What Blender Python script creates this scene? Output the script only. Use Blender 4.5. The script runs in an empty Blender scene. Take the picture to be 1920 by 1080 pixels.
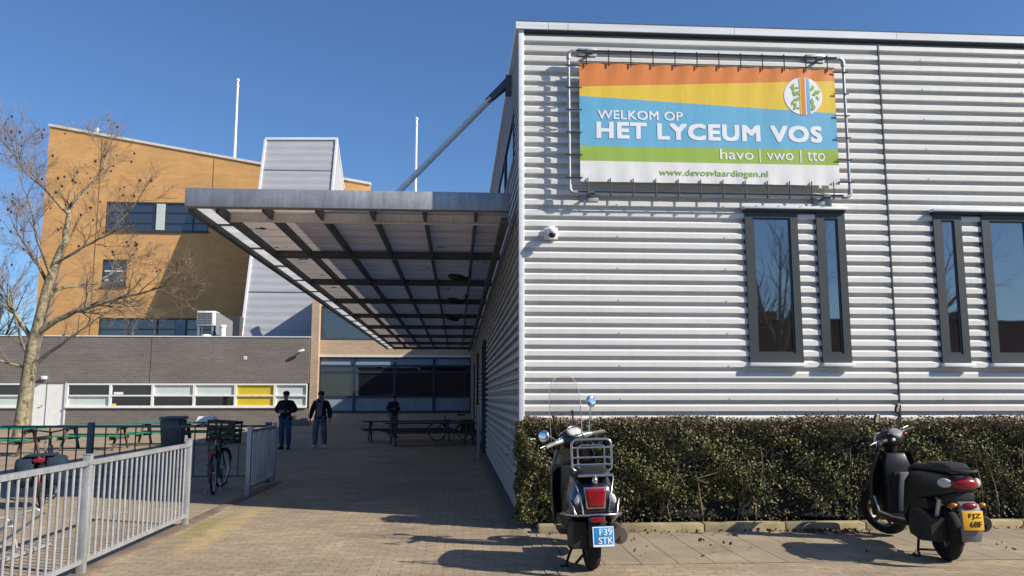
import bpy, bmesh, math, random
from mathutils import Vector, Matrix
import numpy as np
R = math.radians
sc = bpy.context.scene
COL = sc.collection
rnd = random.Random(7)

# ------------------------------------------------------------------ camera, sky, sun, exposure
cd = bpy.data.cameras.new('camera'); cam = bpy.data.objects.new('camera', cd); COL.objects.link(cam)
cam.location = (0, 0, 1.6); cam.rotation_euler = (R(90 + 7.5375), 0, R(-3.778))
cd.sensor_width = 36; cd.lens = 1550.5 / 1920 * 36; cd.clip_start = .05; cd.clip_end = 3000
sc.camera = cam
SUN_TO = Vector((1.0, -.45, .735)).normalized()          # towards the sun
el = math.asin(SUN_TO.z); az = math.atan2(SUN_TO.x, SUN_TO.y)
w = bpy.data.worlds.new('World'); sc.world = w; w.use_nodes = True
nt = w.node_tree; bg = nt.nodes['Background']
sky = nt.nodes.new('ShaderNodeTexSky'); sky.sky_type = 'NISHITA'; sky.sun_disc = False
sky.sun_elevation = el; sky.sun_rotation = az; sky.air_density = 1.0; sky.dust_density = .25; sky.ozone_density = 9
nt.links.new(sky.outputs[0], bg.inputs[0]); bg.inputs[1].default_value = .10
sl = bpy.data.lights.new('sun', 'SUN'); sl.energy = 5.0; sl.angle = R(.5); sl.color = (1, .915, .785)
so = bpy.data.objects.new('sun', sl); COL.objects.link(so); so.location = (60, -27, 44)
so.rotation_euler = (-SUN_TO).to_track_quat('-Z', 'Y').to_euler()
sc.view_settings.view_transform = 'Standard'; sc.view_settings.look = 'None'
sc.view_settings.exposure = .46; sc.view_settings.gamma = 1

# ------------------------------------------------------------------ materials
MATS = {}
def S(r, g, b):                                   # sRGB 0-255 -> linear
    f = lambda c: (c / 12.92 if c <= .04045 else ((c + .055) / 1.055) ** 2.4)
    return tuple(f(v / 255) for v in (r, g, b))
class NB:
    def __init__(s, name):
        s.m = bpy.data.materials.new(name); s.m.use_nodes = True; s.t = s.m.node_tree; MATS[name] = s.m
        s.p = s.t.nodes['Principled BSDF']; s.out = s.t.nodes['Material Output']
    def n(s, typ, **kw):
        x = s.t.nodes.new('ShaderNode' + typ)
        for k, v in kw.items():
            if k in x.inputs.keys(): x.inputs[k].default_value = v
            else: setattr(x, k, v)
        return x
    def l(s, a, b): s.t.links.new(a, b)
    def coord(s): return s.n('TexCoord').outputs['Object']
    def mapping(s, vec, scale=(1, 1, 1), rot=(0, 0, 0), loc=(0, 0, 0)):
        m = s.n('Mapping'); m.inputs['Scale'].default_value = scale; m.inputs['Rotation'].default_value = rot; m.inputs['Location'].default_value = loc
        s.l(vec, m.inputs['Vector']); return m.outputs[0]
    def noise(s, vec, scale, detail=4, rough=.55, out='Fac'):
        x = s.n('TexNoise'); x.inputs['Scale'].default_value = scale; x.inputs['Detail'].default_value = detail; x.inputs['Roughness'].default_value = rough
        s.l(vec, x.inputs['Vector']); return x.outputs[out]
    def ramp(s, fac, stops, interp='LINEAR'):
        x = s.n('ValToRGB'); e = x.color_ramp.elements; x.color_ramp.interpolation = interp
        while len(e) < len(stops): e.new(.5)
        for i, (p, c) in enumerate(stops):
            e[i].position = p; e[i].color = (c, c, c, 1) if not isinstance(c, tuple) else (*c[:3], 1)
        s.l(fac, x.inputs[0]); return x.outputs[0]
    def mix(s, fac, a, b, mode='MIX'):
        x = s.n('MixRGB'); x.blend_type = mode
        for sock, v in ((0, fac), (1, a), (2, b)):
            if hasattr(v, 'is_linked'): s.l(v, x.inputs[sock])
            elif sock == 0: x.inputs[0].default_value = v
            else: x.inputs[sock].default_value = (*v[:3], 1) if isinstance(v, tuple) else (v, v, v, 1)
        return x.outputs[0]
    def math(s, op, a, b=None, c=None, clamp=False):
        x = s.n('Math'); x.operation = op; x.use_clamp = clamp
        for i, v in enumerate((a, b, c)):
            if v is None: continue
            if hasattr(v, 'is_linked'): s.l(v, x.inputs[i])
            else: x.inputs[i].default_value = v
        return x.outputs[0]
    def sep(s, vec):
        x = s.n('SeparateXYZ'); s.l(vec, x.inputs[0]); return x.outputs
    def comb(s, x_, y_, z_=0.0):
        x = s.n('CombineXYZ')
        for i, v in enumerate((x_, y_, z_)):
            if hasattr(v, 'is_linked'): s.l(v, x.inputs[i])
            else: x.inputs[i].default_value = v
        return x.outputs[0]
    def color(s, c): s.l(c, s.p.inputs['Base Color']) if hasattr(c, 'is_linked') else setattr(s.p.inputs['Base Color'], 'default_value', (*c[:3], 1))
    def bump(s, h, strength=.3, dist=.01):
        x = s.n('Bump'); x.inputs['Strength'].default_value = strength; x.inputs['Distance'].default_value = dist
        s.l(h, x.inputs['Height']); s.l(x.outputs[0], s.p.inputs['Normal'])
    def set(s, rough=None, metal=None, spec=None, **kw):
        if rough is not None: s.p.inputs['Roughness'].default_value = rough
        if metal is not None: s.p.inputs['Metallic'].default_value = metal
        if spec is not None: s.p.inputs['Specular IOR Level'].default_value = spec
        for k, v in kw.items(): s.p.inputs[k.replace('_', ' ')].default_value = v
        return s

def simple(name, c, rough=.5, metal=0, var=.12, scale=6, spec=.5, bump=0, bscale=60, **kw):
    b = NB(name); co = b.coord()
    f = b.noise(co, scale, 5)
    k = b.ramp(f, [(.3, 1 - var), (.7, 1 + var)]) if var else None
    if var:
        lo = tuple(v * (1 - var) for v in c); hi = tuple(min(1, v * (1 + var)) for v in c)
        b.color(b.ramp(f, [(.3, lo), (.7, hi)]))
    else: b.color(c)
    b.set(rough, metal, spec, **kw)
    if bump: b.bump(b.noise(co, bscale, 3), bump, .005)
    return b.m

def brick(name, c1, c2, mortar, bw=.21, rh=.065, ms=.008, stain=.25, bump=.4, rough=.9, tint=None, uv='xz', off=.5):
    b = NB(name); co = b.coord(); x, y, z = b.sep(co)
    v = b.comb(b.math('ADD', x, y), z) if uv == 'xz' else b.comb(x, y)
    t = b.n('TexBrick'); t.offset = off; b.l(v, t.inputs['Vector'])
    t.inputs['Scale'].default_value = 1; t.inputs['Brick Width'].default_value = bw; t.inputs['Row Height'].default_value = rh
    t.inputs['Mortar Size'].default_value = ms; t.inputs['Mortar Smooth'].default_value = .3; t.inputs['Bias'].default_value = 0
    t.inputs['Color1'].default_value = (*c1, 1); t.inputs['Color2'].default_value = (*c2, 1); t.inputs['Mortar'].default_value = (*mortar, 1)
    f = b.noise(v, .35, 6, .6); g = b.noise(b.mapping(v, (.35, 2.5, 1)), .9, 5)
    col = b.mix(stain, t.outputs['Color'], b.ramp(f, [(.3, .55), (.7, 1.35)]), 'MULTIPLY')
    col = b.mix(stain * .7, col, b.ramp(g, [(.35, .6), (.65, 1.2)]), 'MULTIPLY')
    b.color(col); b.set(rough, 0, .3)
    b.bump(t.outputs['Fac'], -bump, .01)
    return b
brick('orange_brick', (.71, .395, .155), (.63, .345, .13), (.60, .345, .145), bw=.42, rh=.16, ms=.02, stain=.3)
brick('brown_brick', (.19, .165, .15), (.145, .125, .118), (.25, .225, .205), bw=.3, rh=.10, ms=.016, stain=.3)
brick('beige_brick', (.56, .40, .27), (.46, .33, .215), (.42, .33, .25), bw=.25, rh=.08, ms=.012, stain=.3)
brick('red_brick', (.22, .09, .06), (.17, .07, .05), (.25, .2, .17))

def ground_mat():
    b = NB('brick_paving'); co = b.coord(); x, y, z = b.sep(co)
    v0 = b.comb(x, y)
    wob = b.n('TexNoise'); wob.inputs['Scale'].default_value = 1.3; b.l(v0, wob.inputs['Vector'])
    vv = b.n('VectorMath'); vv.operation = 'MULTIPLY_ADD'; b.l(wob.outputs['Color'], vv.inputs[0]); vv.inputs[1].default_value = (.03, .03, 0); b.l(v0, vv.inputs[2])
    v = vv.outputs[0]
    t = b.n('TexBrick'); t.offset = .5; b.l(v, t.inputs['Vector'])
    for k, val in (('Scale', 1), ('Brick Width', .20), ('Row Height', .10), ('Mortar Size', .010), ('Mortar Smooth', .8), ('Bias', 0)): t.inputs[k].default_value = val
    t.inputs['Color1'].default_value = (.385, .30, .205, 1); t.inputs['Color2'].default_value = (.305, .24, .165, 1); t.inputs['Mortar'].default_value = (.215, .17, .115, 1)
    col = t.outputs['Color']
    col = b.mix(.55, col, b.ramp(b.noise(v0, .55, 7, .65), [(.3, .6), (.7, 1.3)]), 'MULTIPLY')
    col = b.mix(.5, col, b.ramp(b.noise(v0, 9, 5, .7), [(.25, .5), (.75, 1.4)]), 'MULTIPLY')
    spots = b.ramp(b.noise(v0, 38, 2, .5), [(.66, 0.), (.74, 1.)])
    col = b.mix(b.math('MULTIPLY', spots, .45), col, (.55, .47, .36))
    # moss growing along the joint beside the fence
    nn = b.noise(v0, 2.4, 6, .7)
    def band(x0, wd, y0, y1, amp):
        xx = b.math('ADD', x, b.math('MULTIPLY', b.math('SUBTRACT', nn, .5), amp))
        d = b.math('ABSOLUTE', b.math('SUBTRACT', xx, x0))
        m = b.n('MapRange'); m.interpolation_type = 'SMOOTHSTEP'; b.l(d, m.inputs[0]); m.inputs[1].default_value = wd; m.inputs[2].default_value = wd * .35; m.inputs[3].default_value = 0; m.inputs[4].default_value = 1
        a = b.n('MapRange'); a.interpolation_type = 'SMOOTHSTEP'; b.l(y, a.inputs[0]); a.inputs[1].default_value = y0; a.inputs[2].default_value = y0 + 1.2
        c = b.n('MapRange'); c.interpolation_type = 'SMOOTHSTEP'; b.l(y, c.inputs[0]); c.inputs[1].default_value = y1; c.inputs[2].default_value = y1 - 1.5
        return b.math('MULTIPLY', m.outputs[0], b.math('MULTIPLY', a.outputs[0], c.outputs[0]))
    grit = b.ramp(b.noise(v0, 17, 6, .8), [(.38, .1), (.58, 1.)])
    m1 = b.math('MULTIPLY', band(-2.84, .22, 8.4, 14.2, .8), grit)
    col = b.mix(b.math('MULTIPLY', m1, .62), col, (.50, .37, .13))
    m2 = b.math('MULTIPLY', band(-3.14, .17, 9.2, 12.4, .25), grit)
    col = b.mix(b.math('MULTIPLY', m2, .8), col, (.25, .21, .05))
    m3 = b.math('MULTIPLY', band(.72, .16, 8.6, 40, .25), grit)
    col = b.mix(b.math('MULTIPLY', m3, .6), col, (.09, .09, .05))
    vo = b.n('TexVoronoi'); vo.inputs['Scale'].default_value = 2.3; b.l(v0, vo.inputs['Vector'])
    gum = b.ramp(vo.outputs['Distance'], [(.055, 1.), (.085, 0.)])
    col = b.mix(b.math('MULTIPLY', gum, .55), col, (.13, .11, .085))
    st = b.ramp(b.noise(v0, .9, 3, .5), [(.60, 0.), (.70, 1.)])
    col = b.mix(b.math('MULTIPLY', st, .28), col, (.16, .13, .09))
    wn = b.n('TexWhiteNoise'); b.l(b.comb(b.math('FLOOR', b.math('DIVIDE', x, .4)), b.math('FLOOR', b.math('DIVIDE', y, .1))), wn.inputs['Vector'])
    col = b.mix(.22, col, b.ramp(wn.outputs['Value'], [(0, .7), (1, 1.25)]), 'MULTIPLY')
    b.color(col); b.set(.92, 0, .25)
    h = b.mix(.35, t.outputs['Fac'], b.noise(v0, 60, 4, .7))
    b.bump(h, -.5, .012)
ground_mat()

def tiles_mat():
    b = NB('concrete_tiles'); co = b.coord(); x, y, z = b.sep(co); v = b.comb(x, y)
    def joints(coord, per, wd):
        f = b.math('FRACT', b.math('DIVIDE', coord, per)); d = b.math('ABSOLUTE', b.math('SUBTRACT', f, .5))
        m = b.n('MapRange'); b.l(d, m.inputs[0]); m.inputs[1].default_value = .5 - wd / per; m.inputs[2].default_value = .5; return m.outputs[0]
    wob = b.math('MULTIPLY', b.math('SUBTRACT', b.noise(v, 1.4, 4), .5), .05)
    jx = joints(b.math('ADD', x, wob), .36, .009); jy = joints(b.math('ADD', y, wob), .36, .005)
    nz = b.noise(v, 1.1, 6, .65)
    # one shade per tile
    wn = b.n('TexWhiteNoise'); b.l(b.comb(b.math('FLOOR', b.math('DIVIDE', x, .36)), b.math('FLOOR', b.math('DIVIDE', y, .36))), wn.inputs['Vector'])
    col = b.mix(.6, (.30, .245, .175), b.ramp(nz, [(.3, .6), (.7, 1.4)]), 'MULTIPLY')
    col = b.mix(.25, col, b.ramp(wn.outputs['Value'], [(0, .7), (1, 1.25)]), 'MULTIPLY')
    col = b.mix(.45, col, b.ramp(b.noise(v, 26, 5, .7), [(.3, .6), (.7, 1.3)]), 'MULTIPLY')
    col = b.mix(b.math('MULTIPLY', jy, .4), col, (.09, .075, .055))
    col = b.mix(b.math('MULTIPLY', jx, .95), col, (.03, .026, .02))
    b.color(col); b.set(.93, 0, .25); b.bump(b.math('ADD', jx, b.math('MULTIPLY', b.noise(v, 70, 3), .2)), -.5, .01)
tiles_mat()

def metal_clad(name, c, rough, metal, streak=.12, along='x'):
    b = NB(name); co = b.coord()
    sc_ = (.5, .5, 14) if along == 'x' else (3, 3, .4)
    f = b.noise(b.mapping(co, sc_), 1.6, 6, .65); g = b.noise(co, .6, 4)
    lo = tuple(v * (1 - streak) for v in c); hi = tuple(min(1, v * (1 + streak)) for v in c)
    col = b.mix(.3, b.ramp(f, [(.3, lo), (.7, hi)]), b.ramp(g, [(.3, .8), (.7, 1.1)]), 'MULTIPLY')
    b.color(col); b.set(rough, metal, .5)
def hall_clad():
    b = NB('hall_cladding'); co = b.coord(); x, y, z = b.sep(co)
    f = b.noise(b.mapping(co, (.5, .5, 14)), 1.6, 6, .65); g_ = b.noise(co, .5, 5, .6)
    drip = b.noise(b.mapping(co, (7, 7, .35)), 1.5, 6, .7)
    col = b.ramp(f, [(.3, (.70, .69, .655)), (.7, (.80, .79, .755))])
    col = b.mix(.3, col, b.ramp(g_, [(.3, .82), (.7, 1.08)]), 'MULTIPLY')
    col = b.mix(.16, col, b.ramp(drip, [(.40, .72), (.58, 1.04)]), 'MULTIPLY')
    gr = b.n('MapRange'); b.l(b.math('ADD', z, b.math('MULTIPLY', b.noise(co, 1.7, 5), 1.2)), gr.inputs[0]); gr.inputs[1].default_value = 1.5; gr.inputs[2].default_value = 2.6; gr.inputs[3].default_value = .45; gr.inputs[4].default_value = 0
    col = b.mix(gr.outputs[0], col, (.48, .45, .38))
    def lap(c, per, wd):
        fr = b.math('FRACT', b.math('DIVIDE', c, per)); m = b.n('MapRange'); b.l(b.math('ABSOLUTE', b.math('SUBTRACT', fr, .5)), m.inputs[0]); m.inputs[1].default_value = wd / per; m.inputs[2].default_value = wd / per * .6; return m.outputs[0]
    col = b.mix(b.math('MULTIPLY', lap(z, 1.184, .006), .6), col, (.25, .25, .25))     # horizontal sheet laps
    dot = b.math('MULTIPLY', lap(b.math('ADD', x, y), 1.5, .016), lap(b.math('ADD', z, -.02), .444, .016))   # fixing screws
    col = b.mix(b.math('MULTIPLY', dot, .8), col, (.2, .19, .18))
    b.color(col); b.set(.48, .05, .5); b.bump(b.noise(b.mapping(co, (1, 1, .6)), 1.4, 3), .12, .05)
hall_clad()
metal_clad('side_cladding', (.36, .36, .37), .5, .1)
metal_clad('tower_cladding', (.40, .405, .43), .6, .1)
metal_clad('light_trim', (.72, .75, .78), .6, .0)
def galv(name, c, rough=.5, metal=.55, stain=.45):
    b = NB(name); co = b.coord()
    f = b.noise(b.mapping(co, (1.5, 1.5, 1)), 2.2, 7, .65); vor = b.n('TexVoronoi'); vor.inputs['Scale'].default_value = 28; b.l(co, vor.inputs['Vector'])
    col = b.mix(stain, c, b.ramp(f, [(.32, .5), (.68, 1.4)]), 'MULTIPLY')
    col = b.mix(.25, col, b.ramp(vor.outputs['Distance'], [(.1, .7), (.7, 1.2)]), 'MULTIPLY')
    drip = b.noise(b.mapping(co, (9, 9, .8)), 2, 5, .6)
    col = b.mix(stain * .7, col, b.ramp(drip, [(.4, .6), (.6, 1.15)]), 'MULTIPLY')
    rust = b.ramp(b.noise(co, 6.5, 6, .75), [(.66, 0.), (.74, 1.)]); col = b.mix(b.math('MULTIPLY', rust, .55), col, (.16, .09, .05))
    b.color(col); b.set(rough, metal, .5); b.bump(f, .1, .01)
galv('galvanised', (.42, .43, .44)); galv('fence_galvanised', (.46, .47, .48), .45, .45, .4); galv('dark_steel', (.12, .13, .145), .6, .2)
galv('pipe_steel', (.42, .43, .45), .4, .4, .35)
simple('frame_grey', (.042, .050, .053), .45, 0, .08)
simple('fence_shade_dark', (.10, .115, .14), .5, .2, .15)  # fence colour darkened for the stretch that lies in shade
simple('white_paint', (.80, .80, .77), .5, 0, .06, 3)
simple('blind_pale', (.55, .62, .59), .7, 0, .06, 3)
simple('blind_yellow', (.62, .47, .03), .7, 0, .06, 3)
simple('cream_trim', (.7, .66, .56), .6, 0, .06)
simple('navy_frame', (.02, .035, .07), .45, 0, .1)
simple('panel_blue_grey', (.22, .29, .34), .5, 0, .12, 2)
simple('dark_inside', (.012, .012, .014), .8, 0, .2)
simple('asphalt', (.05, .05, .052), .9, 0, .2, 2, .3, .3, 60); simple('edge_stone', (.20, .15, .105), .92, 0, .4, 2, .3, .4, 40)
simple('concrete', (.34, .28, .16), .9, 0, .35, 3, .3, .4, 40)
simple('roof_felt', (.08, .08, .08), .9, 0, .2)
simple('black_plastic', (.012, .012, .013), .42, 0, .25, 9, .5, .15, 120)
simple('dark_plastic', (.013, .013, .014), .55, 0, .2, 9, .5, .15, 120)
simple('grey_plastic', (.17, .175, .185), .5, 0, .12, 6)
simple('tyre_rubber', (.016, .0155, .015), .85, 0, .3, 14, .3, .3, 90)
simple('chrome', (.58, .58, .59), .25, .95, .05)
simple('silver_alloy', (.5, .5, .5), .35, .7, .1)
simple('exhaust_metal', (.15, .125, .11), .5, .6, .3, 8)
b_ = NB('navy_gloss'); b_.color(b_.ramp(b_.noise(b_.coord(), 7, 6, .7), [(.45, (.006, .008, .016)), (.8, (.03, .028, .026))])); b_.l(b_.ramp(b_.noise(b_.coord(), 5, 6, .7), [(.35, .16), (.7, .4)]), b_.p.inputs['Roughness']); b_.set(None, 0, .5); b_.p.inputs['Coat Weight'].default_value = .6
b_ = NB('black_satin'); b_.color(b_.ramp(b_.noise(b_.coord(), 5, 5), [(.3, (.011, .011, .012)), (.7, (.018, .018, .019))])); b_.set(.38, 0, .45)
simple('red_lens', (.24, .008, .014), .2, 0, .15, 20, .6)
simple('clear_lens', (.55, .54, .5), .2, 0, .1, 12, .6)
simple('amber_lens', (.5, .16, .02), .25, 0, .1)
simple('plate_blue', (.02, .27, .62), .45, 0, .05)
simple('plate_yellow', (.80, .42, .02), .45, 0, .05)
simple('plate_white', (.85, .87, .9), .5, 0, .0)
simple('plate_black', (.015, .015, .015), .5, 0, .0)
simple('seat_black', (.014, .014, .015), .6, 0, .2, 12, .4, .2, 150)
simple('green_wood', (.02, .23, .13), .7, 0, .25, 5)
simple('brown_wood', (.10, .065, .045), .8, 0, .3, 6)
simple('grey_wood', (.055, .052, .046), .85, 0, .3, 6)
simple('bin_grey', (.10, .10, .105), .55, 0, .1)
simple('navy_fabric', (.008, .022, .045), .85, 0, .2, 8)
simple('black_cloth', (.010, .010, .012), .9, 0, .2, 10)
simple('denim_blue', (.035, .085, .15), .9, 0, .3, 9)
simple('denim_grey', (.13, .14, .19), .9, 0, .25, 9)
simple('grey_cloth', (.15, .135, .15), .9, 0, .15, 9)
simple('skin', (.36, .20, .13), .6, 0, .08, 10)
simple('hair_black', (.008, .007, .006), .7, 0, .2)
simple('shoe_white', (.6, .6, .58), .7, 0, .1)
simple('eye_dark', (.02, .015, .012), .2, 0, 0)
simple('cord_black', (.015, .015, .016), .6, 0, 0)
simple('slate', (.025, .022, .022), .8, 0, .2)
def glass(name, base, ior, rough=.02):
    b = NB(name); b.color(base); b.set(rough, 0, .5); b.p.inputs['IOR'].default_value = ior
    b.bump(b.noise(b.coord(), .9, 2), .02, .05)
glass('window_glass', (.016, .016, .017), 3.0); glass('shade_glass', (.014, .017, .022), 1.9)
glass('far_glass', (.03, .035, .05), 2.2)
def clear(name, tint, refl):
    b = NB(name); tr = b.n('BsdfTransparent'); tr.inputs[0].default_value = (*tint, 1)
    gl = b.n('BsdfGlossy'); gl.inputs['Roughness'].default_value = .08; gl.inputs[0].default_value = (.9, .9, 1, 1)
    lw = b.n('LayerWeight'); lw.inputs['Blend'].default_value = .5; fc = b.math('MULTIPLY', b.math('POWER', lw.outputs['Facing'], 4.0), .45)
    m = b.n('MixShader'); b.l(b.math('ADD', fc, refl + .03, clamp=True), m.inputs[0]); b.l(tr.outputs[0], m.inputs[1]); b.l(gl.outputs[0], m.inputs[2])
    b.l(m.outputs[0], b.out.inputs[0])
clear('windscreen_clear', (.86, .85, .87), .0); simple('screen_edge', (.5, .5, .5), .3, 0, 0)
def sheet(name, c, transl, transp, lines=0):
    b = NB(name); co = b.coord(); x, y, z = b.sep(co)
    f = b.noise(b.mapping(co, (.7, 3, 1)), 1.2, 6, .65)
    col = b.mix(.5, c, b.ramp(f, [(.3, .6), (.7, 1.25)]), 'MULTIPLY')
    if lines:
        fr = b.math('FRACT', b.math('DIVIDE', y, lines)); d = b.math('ABSOLUTE', b.math('SUBTRACT', fr, .5))
        m = b.n('MapRange'); b.l(d, m.inputs[0]); m.inputs[1].default_value = .46; m.inputs[2].default_value = .5
        col = b.mix(b.math('MULTIPLY', m.outputs[0], .75), col, (.03, .03, .03))
        sp = b.ramp(b.noise(co, 3.3, 2), [(.70, 0.), (.73, 1.)])
        col = b.mix(sp, col, (.03, .03, .025))
    d_ = b.n('BsdfDiffuse'); t_ = b.n('BsdfTranslucent'); p_ = b.n('BsdfTransparent')
    b.l(col, d_.inputs[0]); b.l(col, t_.inputs[0]); p_.inputs[0].default_value = (.8, .8, .85, 1)
    m1 = b.n('MixShader'); m1.inputs[0].default_value = transl; b.l(d_.outputs[0], m1.inputs[1]); b.l(t_.outputs[0], m1.inputs[2])
    m2 = b.n('MixShader'); m2.inputs[0].default_value = transp; b.l(m1.outputs[0], m2.inputs[1]); b.l(p_.outputs[0], m2.inputs[2])
    b.l(m2.outputs[0], b.out.inputs[0])
sheet('roof_sheet', (.95, .82, .73), .17, .0, .62)
sheet('edge_sheet', (.88, .88, .88), .75, .05)
def foliage(name, cols):
    b = NB(name); g = b.n('NewGeometry')
    n = len(cols); col = b.ramp(g.outputs['Random Per Island'], [(i / n, c) for i, c in enumerate(cols)], 'CONSTANT')
    col = b.mix(.5, col, b.ramp(b.noise(b.coord(), 1.6, 4), [(.3, .55), (.7, 1.35)]), 'MULTIPLY')
    b.color(col); b.set(.55, 0, .35)
foliage('top_leaf', [(.14, .085, .045), (.10, .06, .035), (.085, .072, .028), (.19, .12, .07), (.12, .10, .04), (.17, .085, .06)])
foliage('hedge_leaf', [(.075, .098, .025), (.105, .125, .035), (.050, .066, .018), (.155, .155, .05), (.115, .085, .035), (.085, .115, .028), (.20, .185, .075), (.14, .08, .045), (.065, .085, .022), (.28, .25, .14)])
foliage('dead_leaf', [(.12, .06, .03), (.09, .045, .025), (.16, .1, .05), (.07, .04, .025)])
def bark():
    b = NB('plane_bark'); co = b.coord()
    f = b.noise(b.mapping(co, (1, 1, .6)), 5.5, 5, .6)
    col = b.ramp(f, [(.38, (.10, .085, .06)), (.47, (.25, .21, .13)), (.56, (.34, .30, .19)), (.68, (.17, .14, .09))])
    b.color(col); b.set(.9, 0, .3); b.bump(f, .4, .02)
bark(); simple('twig_bark', (.25, .175, .12), .9, 0, .25, 3); simple('grey_bark', (.19, .165, .135), .9, 0, .3, 6); simple('pale_twig', (.20, .15, .105), .9, 0, .2, 3)
simple('seed_ball', (.05, .03, .022), .9, 0, .3, 5)
for nme, c in dict(banner_orange=S(228, 138, 72), banner_yellow=S(240, 205, 72), banner_blue=S(112, 184, 220), banner_green=S(160, 190, 82), banner_white=S(238, 238, 236), text_white=S(246, 248, 252), text_green=S(158, 190, 84)).items():
    b = NB(nme); b.color(tuple(v * .9 for v in c)); b.set(.5, 0, .4)
    b.bump(b.noise(b.mapping(b.coord(), (1, 1, .25)), 3.2, 4), .25, .03)

# ------------------------------------------------------------------ mesh builder
class MB:
    def __init__(s): s.v = []; s.f = []
    def add(s, vs, fs):
        o = len(s.v); s.v += [tuple(p) for p in vs]; s.f += [tuple(i + o for i in f) for f in fs]; return s
    def box(s, x0, x1, y0, y1, z0, z1):
        return s.add([(x0, y0, z0), (x1, y0, z0), (x1, y1, z0), (x0, y1, z0), (x0, y0, z1), (x1, y0, z1), (x1, y1, z1), (x0, y1, z1)],
                     [(0, 3, 2, 1), (4, 5, 6, 7), (0, 1, 5, 4), (1, 2, 6, 5), (2, 3, 7, 6), (3, 0, 4, 7)])
    def obox(s, c, size, rot=Matrix()):
        t = MB().box(-size[0] / 2, size[0] / 2, -size[1] / 2, size[1] / 2, -size[2] / 2, size[2] / 2)
        m = Matrix.Translation(c) @ rot.to_4x4(); return s.add([m @ Vector(p) for p in t.v], t.f)
    def bar(s, a, b, wx, wy):                     # rectangular bar between two points
        a = Vector(a); b = Vector(b); d = b - a
        q = d.to_track_quat('Z', 'Y').to_matrix(); return s.obox((a + b) / 2, (wx, wy, d.length), q)
    def tube(s, pts, r, n=8, caps=True):
        pts = [Vector(p) for p in pts]; rs = r if isinstance(r, (list, tuple)) else [r] * len(pts)
        o = len(s.v); k = len(pts); up = None
        for i, p in enumerate(pts):
            d = (pts[min(i + 1, k - 1)] - pts[max(i - 1, 0)]).normalized()
            if up is None: up = d.orthogonal().normalized()
            u = (up - d * up.dot(d))
            u = u.normalized() if u.length > 1e-6 else d.orthogonal().normalized()
            up = u; v = d.cross(u)
            for j in range(n):
                a = 2 * math.pi * j / n; s.v.append(tuple(p + (u * math.cos(a) + v * math.sin(a)) * rs[i]))
        for i in range(k - 1):
            for j in range(n):
                a = o + i * n + j; b = o + i * n + (j + 1) % n; s.f.append((a, b, b + n, a + n))
        if caps: s.f.append(tuple(o + j for j in reversed(range(n)))); s.f.append(tuple(o + (k - 1) * n + j for j in range(n)))
        return s
    def loft(s, rings, caps=True, closed=True):
        o = len(s.v); n = len(rings[0])
        for r in rings: s.v += [tuple(p) for p in r]
        for i in range(len(rings) - 1):
            for j in range(n if closed else n - 1):
                a = o + i * n + j; b = o + i * n + (j + 1) % n; s.f.append((a, b, b + n, a + n))
        if caps and closed: s.f.append(tuple(o + j for j in reversed(range(n)))); s.f.append(tuple(o + (len(rings) - 1) * n + j for j in range(n)))
        return s
    def torus(s, c, axis, Rr, rx, ry=None, n=28, m=10):
        ry = ry or rx; c = Vector(c); ax = Vector(axis).normalized(); u = ax.orthogonal().normalized(); v = ax.cross(u); o = len(s.v)
        for i in range(n):
            a = 2 * math.pi * i / n; d = u * math.cos(a) + v * math.sin(a)
            for j in range(m):
                t = 2 * math.pi * j / m; s.v.append(tuple(c + d * (Rr + rx * math.cos(t)) + ax * ry * math.sin(t)))
        for i in range(n):
            for j in range(m):
                a = o + i * m + j; b = o + i * m + (j + 1) % m; c2 = o + ((i + 1) % n) * m + j; d2 = o + ((i + 1) % n) * m + (j + 1) % m
                s.f.append((a, c2, d2, b))
        return s
    def ell(s, c, r, n=16, m=10, rot=Matrix()):
        rings = []
        for i in range(1, m):
            t = math.pi * i / m; rings.append([Vector((math.sin(t) * math.cos(2 * math.pi * j / n) * r[0], math.sin(t) * math.sin(2 * math.pi * j / n) * r[1], -math.cos(t) * r[2])) for j in range(n)])
        q = rot.to_4x4(); return s.loft([[Vector(c) + q @ p for p in rg] for rg in rings])
    def prism(s, poly, f, a, b):                  # f(u,v,w)->xyz, poly CCW
        n = len(poly); vs = [f(u, v, a) for u, v in poly] + [f(u, v, b) for u, v in poly]
        return s.add(vs, [tuple(reversed(range(n))), tuple(range(n, 2 * n))] + [(i, (i + 1) % n, n + (i + 1) % n, n + i) for i in range(n)])
    def quad(s, a, b, c, d): return s.add([a, b, c, d], [(0, 1, 2, 3)])
    def xf(s, m): s.v = [tuple(m @ Vector(p)) for p in s.v]; return s
    def build(s, name, mat, parent=None, smooth=None, bevel=0, loc=None, world=True, seg=2):
        me = bpy.data.meshes.new(name); off = Vector((0, 0, 0))
        if parent is not None and world:
            p = parent
            while p: off = off + p.location; p = p.parent
        if loc is not None: off = off + Vector(loc)
        me.from_pydata([tuple(Vector(p) - off) for p in s.v], [], s.f); me.validate()
        bm = bmesh.new(); bm.from_mesh(me)
        bmesh.ops.recalc_face_normals(bm, faces=bm.faces)
        if bevel:
            es = [e for e in bm.edges if len(e.link_faces) == 2 and e.calc_face_angle(0) > R(30)]
            bmesh.ops.bevel(bm, geom=es, offset=bevel, segments=seg, affect='EDGES', profile=.5, clamp_overlap=True)
        bm.to_mesh(me); bm.free()
        if smooth is not None: me.shade_smooth(); me.set_sharp_from_angle(angle=R(smooth))
        elif bevel: me.shade_smooth(); me.set_sharp_from_angle(angle=R(35))
        me.materials.append(MATS[mat]); o = bpy.data.objects.new(name, me); COL.objects.link(o)
        if parent is not None: o.parent = parent
        if loc is not None: o.location = loc
        return o
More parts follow.
